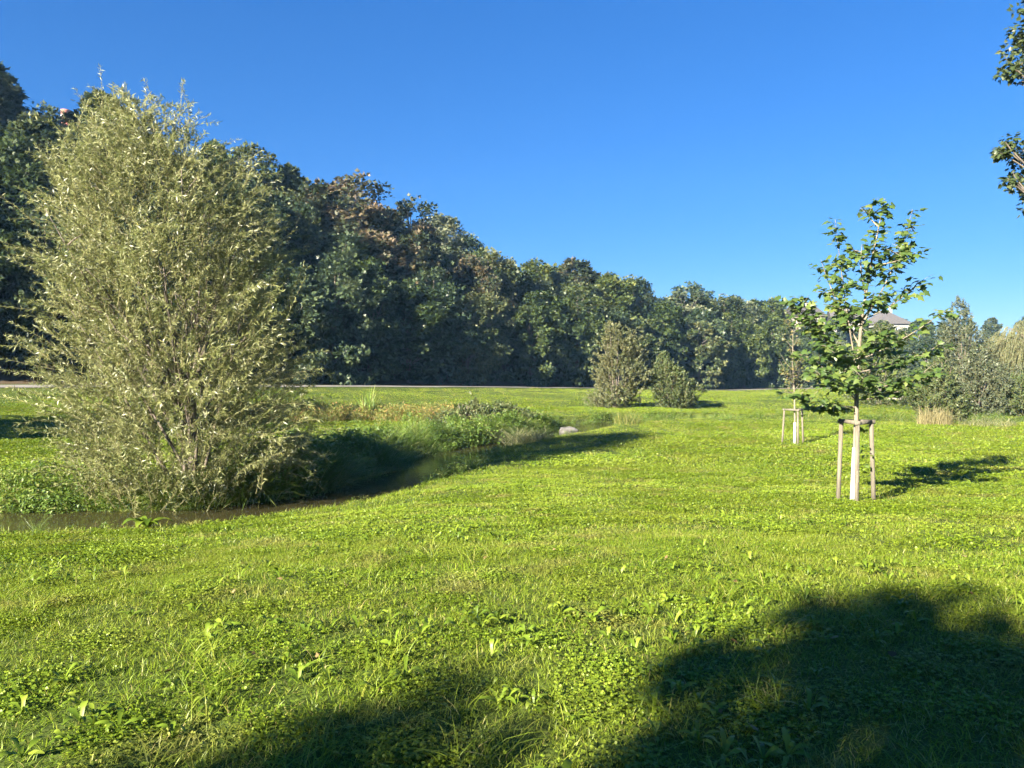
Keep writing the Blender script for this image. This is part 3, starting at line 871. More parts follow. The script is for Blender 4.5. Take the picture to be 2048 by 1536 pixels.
rt = (20.2, 22.0)
rtz = hz(*rt)
def rp2(u, v, dy=0.):
    k = (rt[1] + dy) / 1538.0
    return ((u - 1024) * k - rt[0], dy, 1.6 - (v - 742) * k - rtz)
lob = [(*rp2(2052, 5, .3), .42), (*rp2(2040, 85, 0), .6), (*rp2(2016, 138, -.4), .42), (*rp2(2030, 150, 0), .4), (*rp2(2056, 165, .5), .5), (*rp2(2022, 290, 0), .42), (*rp2(2010, 305, -.2), .35), (*rp2(2010, 358, -.3), .32), (*rp2(2032, 350, .3), .38), (*rp2(2052, 315, .5), .55), (*rp2(2044, 378, 0), .32), (*rp2(2046, 424, 0), .2), (*rp2(2060, 400, .3), .35)]
r = np.random.default_rng(71)
for k in range(30):
    a = r.uniform(0, 6.28); z = r.uniform(5.5, 15.5)
    q = np.interp(z, [5, 8, 12, 16], [3.0, 4.8, 4.2, 1.2]) * r.uniform(.3, 1)
    x_, y_ = q * math.cos(a), q * math.sin(a)
    R_ = r.uniform(.9, 1.5)
    if (x_ - R_ + rt[0]) / (rt[1] + y_) < .69 and z < 13.5: x_ = .69 * (rt[1] + y_) - rt[0] + R_ + .15
    lob.append((x_, y_, z, R_))
lobed_tree('edge_maple_tree', (*rt, rtz), 15.5, lob, 72, M['maple_dark'], 'large dark maple whose outer branches hang into the top right corner', .15, 620)

# the tree behind the photographer whose shadow lies on the grass in front
ca, sa = math.cos(SUN_AZ), math.sin(SUN_AZ)
def shade_pt(perp, along, D):
    """crown point whose shadow falls on the ground at (perp, along), D metres up-sun of the camera"""
    L = along + D
    x = perp * ca + (-D) * sa; y = -perp * sa + (-D) * ca
    gx, gy = perp * ca + along * sa, -perp * sa + along * ca
    return x, y, hz(gx, gy) + L * math.tan(SUN_EL)
bx, by = 1.2 * ca - 14 * sa, -1.2 * sa - 14 * ca
bz_ = hz(bx, by)
lob = []
for perp, along, R_ in [(-1.45, 4.95, .62), (-.95, 4.6, .75), (-1.0, 2.6, .8), (-.2, 4.0, .9), (.5, 3.0, 1.1), (-.3, 1.0, 1.1), (-2.5, 1.95, .55), (-2.75, .8, .55), (-3.15, -.3, .55), (-3.5, -1.4, .6), (-1.85, 4.0, .30), (-1.6, -.3, .9), (1.3, 4, 1.2), (2.2, 2, 1.3), (.8, 0, 1.3),
                        (-2.4, -2.0, .9), (-3.5, -3.4, .8), (-1, -3, 1.3), (1, -3, 1.4), (2.8, -1, 1.3), (3.4, -4, 1.2), (0, -5.5, 1.2), (2, -6, 1.2), (-2.2, -5, 1.1)]:
    x_, y_, z_ = shade_pt(perp, along, 14 + random.uniform(-1.2, 1.2))
    lob.append((x_ - bx, y_ - by, z_ - bz_, R_))
lobed_tree('shade_tree', (bx, by, bz_), 8.0, lob, 73, M['maple_dark'], 'leafy tree behind the photographer that shades the foreground grass', .17, 950)

# ------------------------------------------------------------------ grass and herbs (countless: stuff)
TUFT = {}
def blades(r, n, rad, h, w, bend, segs=2, tlo=0., thi=1., upright=.5):
    acc = Acc()
    a = r.uniform(0, 6.283, n); q = rad * np.sqrt(r.uniform(0, 1, n))
    P = np.column_stack([q * np.cos(a), q * np.sin(a), np.full(n, -.02)])
    b = r.uniform(0, 6.283, n)
    lean = np.column_stack([np.cos(b), np.sin(b), np.zeros(n)])
    H = r.uniform(h[0], h[1], n); Wd = r.uniform(w[0], w[1], n)
    bd = r.uniform(bend[0], bend[1], n)
    side = np.column_stack([-np.sin(b), np.cos(b), np.zeros(n)])
    # twist so that blades show their face in many directions
    tw = r.uniform(-1.2, 1.2, n)
    side = side * np.cos(tw)[:, None] + lean * np.sin(tw)[:, None]
    ts = np.linspace(0, 1, segs + 1)
    V = []
    for t in ts[:-1]:
        c = P + np.array([0, 0, 1.]) * (H * (t - .35 * bd * t * t))[:, None] + lean * (H * bd * t * t)[:, None]
        ww = (Wd * (1 - .55 * t) * .5)[:, None]
        V += [c - side * ww, c + side * ww]
    tip = P + np.array([0, 0, 1.]) * (H * (1 - .35 * bd))[:, None] + lean * (H * bd)[:, None]
    V.append(tip)
    V = np.stack(V, 1)
    k = V.shape[1]; off = (np.arange(n) * k)[:, None]
    F4 = np.concatenate([off + np.array([[2 * s, 2 * s + 1, 2 * s + 3, 2 * s + 2]]) for s in range(segs - 1)]) if segs > 1 else None
    F3 = off + np.array([[k - 3, k - 2, k - 1]])
    acc.add(V.reshape(-1, 3), F3, F4, np.repeat(r.uniform(tlo, thi, n), k))
    return acc

def clover(r, n, rad, h, s):
    acc = Acc()
    a = r.uniform(0, 6.283, n); q = rad * np.sqrt(r.uniform(0, 1, n))
    C = np.column_stack([q * np.cos(a), q * np.sin(a), r.uniform(h[0], h[1], n)])
    tilt = unit(np.array([-.25, -.35, .9]) + r.normal(0, .45, (n, 3)))
    ph = r.uniform(0, 6.283, n); ss = r.uniform(.7, 1.25, n) * s; ti = r.uniform(.1, .9, n)
    for j in range(3):
        b = ph + j * 2.0944
        D = np.column_stack([np.cos(b), np.sin(b), np.zeros(n)])
        leaves(acc, C, D, tilt, ss, ss * 1.15, OVAL, ti)
    return acc

def rosette(r, n, Ls, W, rise):
    acc = Acc()
    a = np.arange(n) * 2.4 + r.uniform(-.4, .4, n)
    for i in range(n):
        L = r.uniform(*Ls); w = W * L * r.uniform(.8, 1.2); up = r.uniform(*rise)
        d = np.array([math.cos(a[i]), math.sin(a[i]), 0]); s = np.array([-d[1], d[0], 0])
        s = s + np.array([0, 0, r.uniform(-.5, .5)]); k = 7
        V = []
        for j in range(k):
            t = j / (k - 1)
            c = d * L * t * (.95 - .25 * up) + np.array([0, 0, L * (up * t - .75 * up * t * t) + .01])
            ww = w * .5 * (math.sin(math.pi * min(1, .12 + t * .9)) ** .8 * (.35 + .75 * t)) * (1.0 if j % 2 else .72)
            if j == k - 1: ww = .002
            V += [c - s * ww + [0, 0, .12 * ww], c + [0, 0, -.10 * ww], c + s * ww + [0, 0, .12 * ww]]
        F = []
        for j in range(k - 1):
            F += [(3 * j, 3 * j + 1, 3 * j + 4, 3 * j + 3), (3 * j + 1, 3 * j + 2, 3 * j + 5, 3 * j + 4)]
        acc.add(np.array(V), None, F, r.uniform(.2, 1))
    return acc

gcols = [(0, (.066, .120, .009)), (.45, (.140, .215, .014)), (.8, (.215, .285, .022)), (.94, (.28, .285, .05)), (1, (.37, .31, .13))]
M['grass'] = mat_leaf('grass_blade', gcols, .38, .45, .06, .5, .45, (.21, .25, .028), spec=.28, dry=(.27, .235, .075))
M['herb'] = mat_leaf('herb_leaf', [(0, (.070, .125, .010)), (.5, (.152, .225, .018)), (1, (.245, .30, .035))], .40, .42, .35, spec=.35)
M['bank_grass'] = mat_leaf('bank_grass_blade', [(0, (.065, .12, .015)), (.5, (.13, .21, .028)), (.85, (.21, .27, .05)), (1, (.32, .31, .12))], .40, .45, .4, .5, .4, (.07, .13, .03), spec=.4)
M['straw'] = mat_leaf('dry_grass_blade', [(0, (.12, .105, .04)), (.5, (.24, .21, .095)), (1, (.36, .32, .17))], .3, .6, .2)
M['dry_weed'] = mat_leaf('dry_weed_leaf', [(0, (.08, .13, .025)), (.4, (.15, .18, .04)), (.75, (.25, .23, .06)), (.93, (.32, .22, .07)), (1, (.34, .17, .07))], .3, .6, .5)
M['fallen'] = mat_leaf('fallen_leaf', [(0, (.06, .04, .018)), (.5, (.13, .085, .035)), (1, (.22, .17, .08))], .1, .8, .5, spec=.1)

def source_collection(name, accs, mat):
    c = bpy.data.collections.new(name)
    for i, a in enumerate(accs):
        o = bpy.data.objects.new('%s_%02d' % (name, i), a.mesh('%s_%02d' % (name, i), mat))
        c.objects.link(o)
    return c

def scatter(name, pts, rots, scales, idx, coll, label, cat):
    me = bpy.data.meshes.new(name)
    n = len(pts)
    me.vertices.add(n)
    me.vertices.foreach_set('co', np.asarray(pts, np.float32).ravel())
    a = me.attributes.new('inst_rot', 'FLOAT_VECTOR', 'POINT'); a.data.foreach_set('vector', np.asarray(rots, np.float32).ravel())
    a = me.attributes.new('inst_scale', 'FLOAT', 'POINT'); a.data.foreach_set('value', np.asarray(scales, np.float32))
    a = me.attributes.new('inst_idx', 'INT', 'POINT'); a.data.foreach_set('value', np.asarray(idx, np.int32))
    me.update()
    o = obj(name, me)
    ng = bpy.data.node_groups.new(name + '_nodes', 'GeometryNodeTree')
    ng.interface.new_socket('Geometry', in_out='INPUT', socket_type='NodeSocketGeometry')
    ng.interface.new_socket('Geometry', in_out='OUTPUT', socket_type='NodeSocketGeometry')
    gi = ng.nodes.new('NodeGroupInput'); go = ng.nodes.new('NodeGroupOutput')
    ci = ng.nodes.new('GeometryNodeCollectionInfo'); ci.inputs['Collection'].default_value = coll
    ci.inputs['Separate Children'].default_value = True; ci.inputs['Reset Children'].default_value = True
    ip = ng.nodes.new('GeometryNodeInstanceOnPoints'); ip.inputs['Pick Instance'].default_value = True
    def na(nm, ty):
        q = ng.nodes.new('GeometryNodeInputNamedAttribute'); q.data_type = ty; q.inputs['Name'].default_value = nm
        return q.outputs['Attribute']
    m2p = ng.nodes.new('GeometryNodeMeshToPoints')
    ng.links.new(gi.outputs[0], m2p.inputs['Mesh'])
    ng.links.new(m2p.outputs[0], ip.inputs['Points'])
    ng.links.new(ci.outputs[0], ip.inputs['Instance'])
    ng.links.new(na('inst_idx', 'INT'), ip.inputs['Instance Index'])
    ng.links.new(na('inst_rot', 'FLOAT_VECTOR'), ip.inputs['Rotation'])
    ng.links.new(na('inst_scale', 'FLOAT'), ip.inputs['Scale'])
    ng.links.new(ip.outputs[0], go.inputs[0])
    md = o.modifiers.new('scatter', 'NODES'); md.node_group = ng
    tag(o, label, cat, kind='stuff')
    return o

gr = np.random.default_rng(91)
def wedge(n, d0, d1, half=math.radians(43)):
    d = np.sqrt(gr.uniform(d0 * d0, d1 * d1, n)); a = gr.uniform(-half, half, n)
    return d * np.sin(a), d * np.cos(a)

def keep_meadow(x, y, bank=.35, front=-8.2):
    s, _ = polydist(x, y, FRONT)
    d, p = polydist(x, y, STREAM)
    w = np.interp(p, np.arange(len(STREAM_W)), STREAM_W)
    return (s < front) & (np.abs(d) > .75 * w + bank)

def rows(x, y, sink=0., tilt=.12):
    n = len(x)
    z = height(x, y) - sink
    P = np.column_stack([x, y, z])
    Rr = np.column_stack([gr.normal(0, tilt, n), gr.normal(0, tilt, n), gr.uniform(0, 6.283, n)])
    return P, Rr

# turf: tiles of grass blades and clover that fit edge to edge, with loose tufts where a tile does not fit
def turf_tile(seed, size, nb, h, w, segs, nc, cs, ch):
    r = np.random.default_rng(seed)
    acc = blades(r, nb, .01, h, w, (.25, 1.35), segs)
    k = acc.V[0].shape[0] // nb
    # spread the blades over the tile in loose bunches
    nbun = max(20, nb // 22)
    bx_, by_ = r.uniform(-.5, .5, nbun) * size, r.uniform(-.5, .5, nbun) * size
    pick = r.integers(0, nbun, nb)
    loose = r.uniform(0, 1, nb) < .45
    sp = size / math.sqrt(nbun) * .42
    ox = np.where(loose, r.uniform(-.51, .51, nb) * size, bx_[pick] + r.normal(0, sp, nb))
    oy = np.where(loose, r.uniform(-.51, .51, nb) * size, by_[pick] + r.normal(0, sp, nb))
    V = acc.V[0].reshape(nb, k, 3).copy()
    V[:, :, 0] += ox[:, None]; V[:, :, 1] += oy[:, None]
    acc.V[0] = V.reshape(-1, 3).astype(np.float32)
    nf = sum(len(f) for f in acc.F3) + sum(len(f) for f in acc.F4)
    me_mats = None
    if nc:
        cl = clover(r, nc, .01, ch, cs)
        # clover grows in patches
        npz = max(3, int(size * 3)); pcx, pcy = r.uniform(-.5, .5, npz) * size, r.uniform(-.5, .5, npz) * size
        pk = r.integers(0, npz, nc)
        ox, oy = pcx[pk] + r.normal(0, size * .13, nc), pcy[pk] + r.normal(0, size * .13, nc)
        for q in range(3):
            Vq = cl.V[q].reshape(nc, -1, 3).copy(); Vq[:, :, 0] += ox[:, None]; Vq[:, :, 1] += oy[:, None]
            acc.add(Vq.reshape(-1, 3), cl.F3[q] - q * nc * 6 if cl.F3 else None, cl.F4[q] - q * nc * 6 if cl.F4 else None, np.clip(cl.A[q] * .75 + .1, 0, 1))
    return acc

LOD = [  # d0, d1, tile size, blades, height, width, segs, clover range, clover size, height
    (1.6, 9.0, 1.0, 7000, (.028, .095), (.0035, .007), 3, (350, 1300), .0125, (.015, .055)),
    (9.0, 22.0, 2.0, 7000, (.03, .10), (.008, .013), 2, (900, 2800), .023, (.015, .07)),
    (22.0, 56.0, 4.0, 8000, (.04, .12), (.015, .026), 2, (1000, 3200), .045, (.02, .10)),
    (56.0, 150.0, 8.0, 8000, (.04, .12), (.03, .05), 1, (0, 300), .08, (.02, .08))]
NV = 4
src = []
for li, (d0, d1, ts, nb, h_, w_, sg_, ncl, cs_, ch_) in enumerate(LOD):
    for v in range(NV):
        f = v / (NV - 1)
        src.append(turf_tile(700 + 10 * li + v, ts, int(nb * (1.05 - .25 * f)), h_, w_, sg_, int(ncl[0] + (ncl[1] - ncl[0]) * f), cs_, ch_))
C_turf = source_collection('turf', src, M['grass'])
src = [blades(np.random.default_rng(310 + i), 60, .26, (.04, .12), (.007, .012), (.3, 1.2), 2) for i in range(3)]
src += [blades(np.random.default_rng(320 + i), 70, .55, (.05, .13), (.016, .030), (.3, 1.1), 1) for i in range(3)]
C_gr = source_collection('edge_grass', src, M['grass'])
from mathutils import Matrix
PP, RR, SS, II = [], [], [], []
lx, ly, lid, lsz = [], [], [], []
for li, L_ in enumerate(LOD):
    d0, d1, ts = L_[:3]
    g = np.arange(-152, 152, ts) + ts / 2
    g2 = np.arange(-8, 152, ts) + ts / 2
    gx_, gy_ = [a.ravel() for a in np.meshgrid(g, g2)]
    # one grid family: a coarse tile covers whole finer tiles
    big = LOD[-1][2]
    bxc, byc = np.floor(gx_ / 8) * 8 + 4, np.floor(gy_ / 8) * 8 + 4
    def lod_of(x, y):
        l = np.full(x.shape, len(LOD) - 1)
        for q in range(len(LOD) - 2, -1, -1):
            t = LOD[q + 1][2]      # decide at the coarser tile so that cells nest
            cx, cy = (np.floor(x / t) + .5) * t, (np.floor(y / t) + .5) * t
            l = np.where(np.hypot(cx, cy) < LOD[q][1] + t * .5, np.minimum(l, q), l)
        return l
    ok = (lod_of(gx_, gy_) == li) & (gy_ > .55 * np.abs(gx_) - 4) & (gy_ < 148)
    x, y = gx_[ok], gy_[ok]
    q = ts / 2
    zc = height(x, y)
    cor = [height(x + a * q, y + b * q) for a, b in ((-1, -1), (1, -1), (1, 1), (-1, 1))]
    sx_ = (cor[1] + cor[2] - cor[0] - cor[3]) / (2 * ts); sy_ = (cor[2] + cor[3] - cor[0] - cor[1]) / (2 * ts)
    zm = (cor[0] + cor[1] + cor[2] + cor[3]) / 4
    err = np.max([np.abs(c - (zm + a * q * sx_ + b * q * sy_)) for c, (a, b) in zip(cor, ((-1, -1), (1, -1), (1, 1), (-1, 1)))], axis=0) + np.abs(zm - zc)
    kc = keep_meadow(x, y, .6)
    for a, b in ((-1, -1), (1, -1), (1, 1), (-1, 1)): kc &= keep_meadow(x + a * q, y + b * q, .5)
    # the bare ring at the maple's foot
    fit = kc & (err < .035 + .012 * ts)
    for k in np.nonzero(fit)[0]:
        nrm = Vector((-sx_[k], -sy_[k], 1)).normalized()
        X_ = Vector((1, 0, sx_[k])).normalized(); Y_ = nrm.cross(X_)
        R_ = Matrix((X_, Y_, nrm)).transposed() @ Matrix.Rotation(gr.integers(0, 4) * math.pi / 2, 3, 'Z')
        PP.append((x[k], y[k], (zc[k] + zm[k]) / 2 - .006)); RR.append(tuple(R_.to_euler()))
        SS.append(1.0)
        f = .5 + 1.1 * vnoise(x[k], y[k], .45, 31) + gr.normal(0, .22)
        II.append(li * NV + int(np.clip(round(f * (NV - 1)), 0, NV - 1)))
    for k in np.nonzero(~fit)[0]:   # loose tufts
        n = int({0: 14, 1: 40, 2: 90, 3: 60}[li])
        lx.append(x[k] + gr.uniform(-q, q, n)); ly.append(y[k] + gr.uniform(-q, q, n))
        lid.append(gr.integers(0, 3, n) if li < 3 else gr.integers(3, 6, n)); lsz.append(gr.uniform(.8, 1.3, n) * {0: .7, 1: 1, 2: 1.2, 3: 1.3}[li])
scatter('meadow_grass', np.array(PP), np.array(RR), np.array(SS), np.array(II), C_turf, 'short bright green grass and clover covering the meadow', 'grass')
lx, ly, lid, lsz = map(np.concatenate, (lx, ly, lid, lsz))
k = keep_meadow(lx, ly, .12)
P, Rt = rows(lx[k], ly[k])
scatter('edge_grass', P, Rt, lsz[k], lid[k], C_gr, 'loose short grass along the stream banks and the path edge', 'grass')
print('turf tiles', len(PP), 'tufts', int(k.sum()))

# dandelion and plantain rosettes
src = [rosette(np.random.default_rng(360 + i), gr.integers(6, 11), (.08, .19), .26, (.5, 1.6)) for i in range(6)]
C_ro = source_collection('rosette', src, M['herb'])
x, y = wedge(11000, 2.4, 30)
k = keep_meadow(x, y, .5) & (vnoise(x, y, 1.0, 41) + .6 * vnoise(x, y, 3.1, 42) + gr.normal(0, .15, len(x)) > .12)
x, y = x[k], y[k]
P, Rt = rows(x, y, 0, .15)
scatter('dandelion_rosettes', P, Rt, gr.uniform(.5, 1.1, len(x)), gr.integers(0, 6, len(x)), C_ro, 'toothed broad dandelion and plantain leaves standing in the grass', 'weeds')

# longer tufts in the foreground grass
src = [blades(np.random.default_rng(370 + i), 26, .09, (.10, .26), (.004, .008), (.5, 1.7), 4) for i in range(4)]
C_lt = source_collection('long_tuft', src, M['grass'])
x, y = wedge(480, 2.3, 9)
k = vnoise(x, y, 1.3, 51) + gr.normal(0, .15, len(x)) > .12
x, y = x[k], y[k]
P, Rt = rows(x, y)
scatter('long_grass_tufts', P, Rt, gr.uniform(.7, 1.2, len(x)), gr.integers(0, 4, len(x)), C_lt, 'longer arching grass tufts in the foreground', 'grass')

# fallen leaves
src = []
for i in range(3):
    a = Acc(); q = np.random.default_rng(380 + i)
    leaves(a, np.zeros((1, 3)), np.array([[1., 0, .1]]), np.array([[.1, .1, 1.]]), np.array([.055]), np.array([.045]), MAPLE if i else OVAL, .3 + .3 * i)
    src.append(a)
C_fl = source_collection('fallen', src, M['fallen'])
x, y = wedge(45, 2.5, 9)
P, Rt = rows(x, y, -.06, .35)
scatter('fallen_leaves', P, Rt, gr.uniform(.6, 1.2, len(x)), gr.integers(0, 3, len(x)), C_fl, 'dry brown leaves scattered on the foreground grass', 'leaves')

# tall grass on the stream banks
src = [blades(np.random.default_rng(400 + i), 34, .14, (.30, .95), (.012, .024), (.3, 1.7), 4) for i in range(5)]
for i in range(3):
    q = np.random.default_rng(410 + i)
    a = blades(q, 10, .16, (.3, .7), (.008, .012), (.05, .4), 3)
    n = 110
    hh = q.uniform(.1, .72, n)
    leaves(a, np.column_stack([q.normal(0, .15, n), q.normal(0, .15, n), hh]), rand_dirs(n, q) * np.array([1, 1, .4]) + np.array([0, 0, -.1]), rand_dirs(n, q) * .5 + np.array([-.2, -.3, .8]), q.uniform(.06, .13, n), q.uniform(.03, .06, n), OVAL, q.uniform(.1, .95, n))
    src.append(a)
C_bg = source_collection('bank_tuft', src, M['bank_grass'])
px, py = [], []; sc_l = []
wl2 = resample(STREAM[1:-2], .25)
T2 = unit(np.gradient(wl2, axis=0)); N2 = np.column_stack([-T2[:, 1], T2[:, 0]])
wpar = polydist(wl2[:, 0], wl2[:, 1], STREAM)[1]
wW = np.interp(wpar, np.arange(len(STREAM_W)), STREAM_W)
for i in range(len(wl2)):
    if wl2[i, 0] < -24 or wl2[i, 0] > 46: continue
    far_n = 13 if -8 < wl2[i, 0] < 4 else 5
    for j in range(far_n):     # far bank (left of the direction of the line)
        o = .8 * wW[i] + .12 + gr.exponential(.9 if -7 < wl2[i, 0] < 1 else .4)
        q = wl2[i] + N2[i] * o + gr.normal(0, .15, 2)
        px.append(q[0]); py.append(q[1]); sc_l.append(gr.uniform(.7, 1.25) * (1.1 if -7 < wl2[i, 0] < 2 else .8))
    lush = -5.6 < wl2[i, 0] < -2.4 and wl2[i, 1] < 27
    for j in range(4 if lush else 2):     # near bank
        if vnoise(wl2[i, 0], wl2[i, 1], 1.2, 61) < (-.3 if lush else -.1): continue
        o = .8 * wW[i] + .5 + gr.exponential(.25)
        q = wl2[i] - N2[i] * o + gr.normal(0, .12, 2)
        px.append(q[0]); py.append(q[1]); sc_l.append(gr.uniform(.25, .55) * (1.35 if -5.5 < wl2[i, 0] < -1.5 else 1))
px, py = np.array(px), np.array(py)
P, Rt = rows(px, py, .03, .2)
clumpy = vnoise(px, py, 1.5, 63) + gr.normal(0, .18, len(px))
sc_l = np.array(sc_l) * (1 + .45 * vnoise(px, py, 1.1, 64))
scatter('bank_grass', P, Rt, sc_l, np.where(clumpy > .12, gr.integers(5, 8, len(px)), gr.integers(0, 5, len(px))), C_bg, 'tall arching grass and leafy herbs along both banks of the stream', 'grass')

# orange-yellow dry weeds on the far bank
src = []
for i in range(3):
    q = np.random.default_rng(420 + i)
    a = blades(q, 22, .25, (.35, .75), (.008, .014), (.05, .5), 3)
    n = 90
    leaves(a, np.column_stack([q.normal(0, .2, n), q.normal(0, .2, n), q.uniform(.25, .8, n)]), rand_dirs(n, q) + np.array([0, 0, .4]), rand_dirs(n, q), q.uniform(.05, .12, n), q.uniform(.02, .05, n), OVAL, q.uniform(0, 1, n))
    src.append(a)
C_dw = source_collection('dry_weed', src, M['dry_weed'])
n = 800
x = gr.uniform(-17, -3.6, n); y = 43.5 + gr.normal(0, 1.7, n) + .12 * (x + 10)
k = vnoise(x, y, .9, 71) + gr.normal(0, .2, n) > -.12
x, y = x[k], y[k]; n = len(x)
P, Rt = rows(x, y, .03, .15)
scatter('dry_weeds', P, Rt, gr.uniform(.7, 1.25, n), gr.integers(0, 3, n), C_dw, 'band of yellow and orange dry weeds across the far bank', 'weeds')

# ------------------------------------------------------------------ single plants, stones
def tussock(name, x, y, seed, n, rad, h, w, bend, mat, label, cat='grass clump', scale=1.0):
    a = blades(np.random.default_rng(seed), n, rad, h, w, bend, 4)
    o = obj(name, a.mesh(name, mat), None, (x, y, hz(x, y)))
    tag(o, label, cat)
    return o
M['sedge'] = mat_leaf('sedge_blade', [(0, (.08, .11, .03)), (.5, (.16, .18, .07)), (1, (.33, .31, .17))], .35, .5, .0)
tussock('sedge_tussock', .65, 34.2, 501, 800, .95, (.7, 1.45), (.014, .026), (.5, 1.5), M['sedge'], 'pale grey-green arching sedge tussock at the bend of the stream')
tussock('straw_grass_clump', 24.2, 44.0, 502, 560, .95, (.4, 1.4), (.014, .026), (.1, 1.0), M['straw'], 'upright straw-yellow dry grass clump left of the thicket', scale=1)
tussock('weed_clump', 26.6, 43.0, 503, 520, 1.4, (.3, .8), (.014, .028), (.4, 1.3), M['sedge'], 'low olive weed clump right of the straw-yellow grass')
tussock('weed_clump', 6.6, 44.2, 504, 420, .75, (.5, 1.0), (.014, .026), (.2, 1.0), M['dry_weed'], 'brownish dead weed clump right of the far pool')
tussock('weed_clump', -9.7, 18.6, 505, 300, .55, (.35, .8), (.008, .014), (.6, 1.6), M['straw'], 'heap of bleached dead stalks on the bank left of the willow')
tussock('weed_clump', -5.4, 18.9, 507, 240, .5, (.3, .8), (.008, .014), (.6, 1.6), M['straw'], 'bleached dead stalks under the right side of the willow')
tussock('reed_clump', -8.1, 43.5, 506, 34, .35, (1.3, 2.3), (.05, .09), (.05, .45), M['bank_grass'], 'tall green iris-like reed blades among the yellow weeds')

tag(tussock('mown_grass_ring', mxp, myp, 508, 420, .55, (.03, .09), (.006, .011), (.5, 1.5), M['straw'], 'ring of dry cut grass around the foot of the staked maple'), kind='stuff')

# broad-leaved dock on the near bank
q = np.random.default_rng(511)
a = Acc()
dock = empty('dock_plant', (-7.0, 14.7, hz(-7.0, 14.7)))
for i in range(11):
    a = Acc(); an = i * 2.4; L = q.uniform(.35, .62); w = L * .28; up = q.uniform(.7, 1.5)
    d = np.array([math.cos(an), math.sin(an), 0]); s = np.array([-d[1], d[0], q.uniform(-.3, .3)])
    V = []
    for j in range(8):
        t = j / 7
        c = d * L * t * .85 + np.array([0, 0, L * (up * t - .8 * up * t * t) + .01])
        ww = max(.004, w * .5 * math.sin(math.pi * min(1, .06 + t * .93)) ** .7)
        V += [c - s * ww + [0, 0, .2 * ww], c, c + s * ww + [0, 0, .2 * ww]]
    F = []
    for j in range(7):
        F += [(3 * j, 3 * j + 1, 3 * j + 4, 3 * j + 3), (3 * j + 1, 3 * j + 2, 3 * j + 5, 3 * j + 4)]
    a.add(np.array(V), None, F, q.uniform(.1, .7))
    obj('leaf', a.mesh('leaf', M['herb']), dock)
tag(dock, 'broad-leaved dock plant on the near bank in front of the willow', 'plant')

def rock(name, loc, size, seed, mat, label, cat, flat=1.0):
    import bmesh
    bm = bmesh.new(); bmesh.ops.create_icosphere(bm, subdivisions=4, radius=1)
    me = bpy.data.meshes.new(name); bm.to_mesh(me); bm.free()
    V = np.empty(len(me.vertices) * 3); me.vertices.foreach_get('co', V); V = V.reshape(-1, 3)
    r = np.random.default_rng(seed)
    for k in range(7):   # cut flat faces
        n_ = unit(r.normal(size=3)); dd = r.uniform(.55, .85)
        ex = V @ n_ - dd
        V = V - np.where(ex > 0, ex, 0)[:, None] * n_ * .9
    V *= 1 + .05 * (np.sin(V[:, :1] * 9 + 1) + np.sin(V[:, 1:2] * 11) + np.sin(V[:, 2:] * 13))
    V *= np.array(size)
    me.vertices.foreach_set('co', V.ravel().astype(np.float32)); me.update()
    me.polygons.foreach_set('use_smooth', np.ones(len(me.polygons), bool))
    me.materials.append(mat)
    return tag(obj(name, me, None, loc), label, cat)
rock('boulder', (3.05, 41.4, WATER_Z + .08), (.55, .4, .26), 601, M['stone'], 'flat grey boulder lying in the far pool of the stream', 'rock')
def mound(name, x, y, R, H, seed, mat, label):
    n, m = 40, 12
    r = np.random.default_rng(seed); V = []
    for i in range(m + 1):
        for j in range(n):
            a = j / n * 6.283; t = i / m
            rr = R * t * (1 + .12 * math.sin(3 * a + 1) + .06 * math.sin(7 * a))
            xx, yy = x + rr * math.cos(a), y + rr * math.sin(a)
            V.append((xx, yy, hz(xx, yy) - .03 + H * (1 - t) ** .9 * (1 + .08 * r.normal())))
    F = [(i * n + j, i * n + (j + 1) % n, (i + 1) * n + (j + 1) % n, (i + 1) * n + j) for i in range(m) for j in range(n)]
    V = np.array(V) - np.array([x, y, 0])
    return tag(obj(name, new_mesh(name, V, [np.array(F)], mat), None, (x, y, 0)), label, 'mound')
mound('gravel_heap', 40.2, 80, 1.15, .62, 602, M['gravel'], 'small pale gravel heap on the meadow beyond the maple')

# ------------------------------------------------------------------ houses on the far rise and the chimney
M['wall_white'] = mat_noise('white_render', [(.3, (.22, .215, .20)), (.7, (.28, .275, .26))], .8, .9, .1)
M['wall_cream'] = mat_noise('cream_render', [(.3, (.21, .185, .145)), (.7, (.27, .24, .19))], .8, .9, .1)
M['roof_grey'] = mat_noise('grey_roof', [(.3, (.06, .056, .055)), (.7, (.10, .093, .09))], 3, .85, .4, 8)
M['roof_red'] = mat_noise('red_roof', [(.3, (.15, .045, .03)), (.7, (.22, .07, .045))], 3, .85, .4, 8)
M['glass'], nt, bs, out = nodes('window_glass')
bs.inputs['Base Color'].default_value = (.04, .05, .06, 1); bs.inputs['Roughness'].default_value = .1
M['frame'], nt, bs, out = nodes('window_frame'); bs.inputs['Base Color'].default_value = (.7, .7, .68, 1)

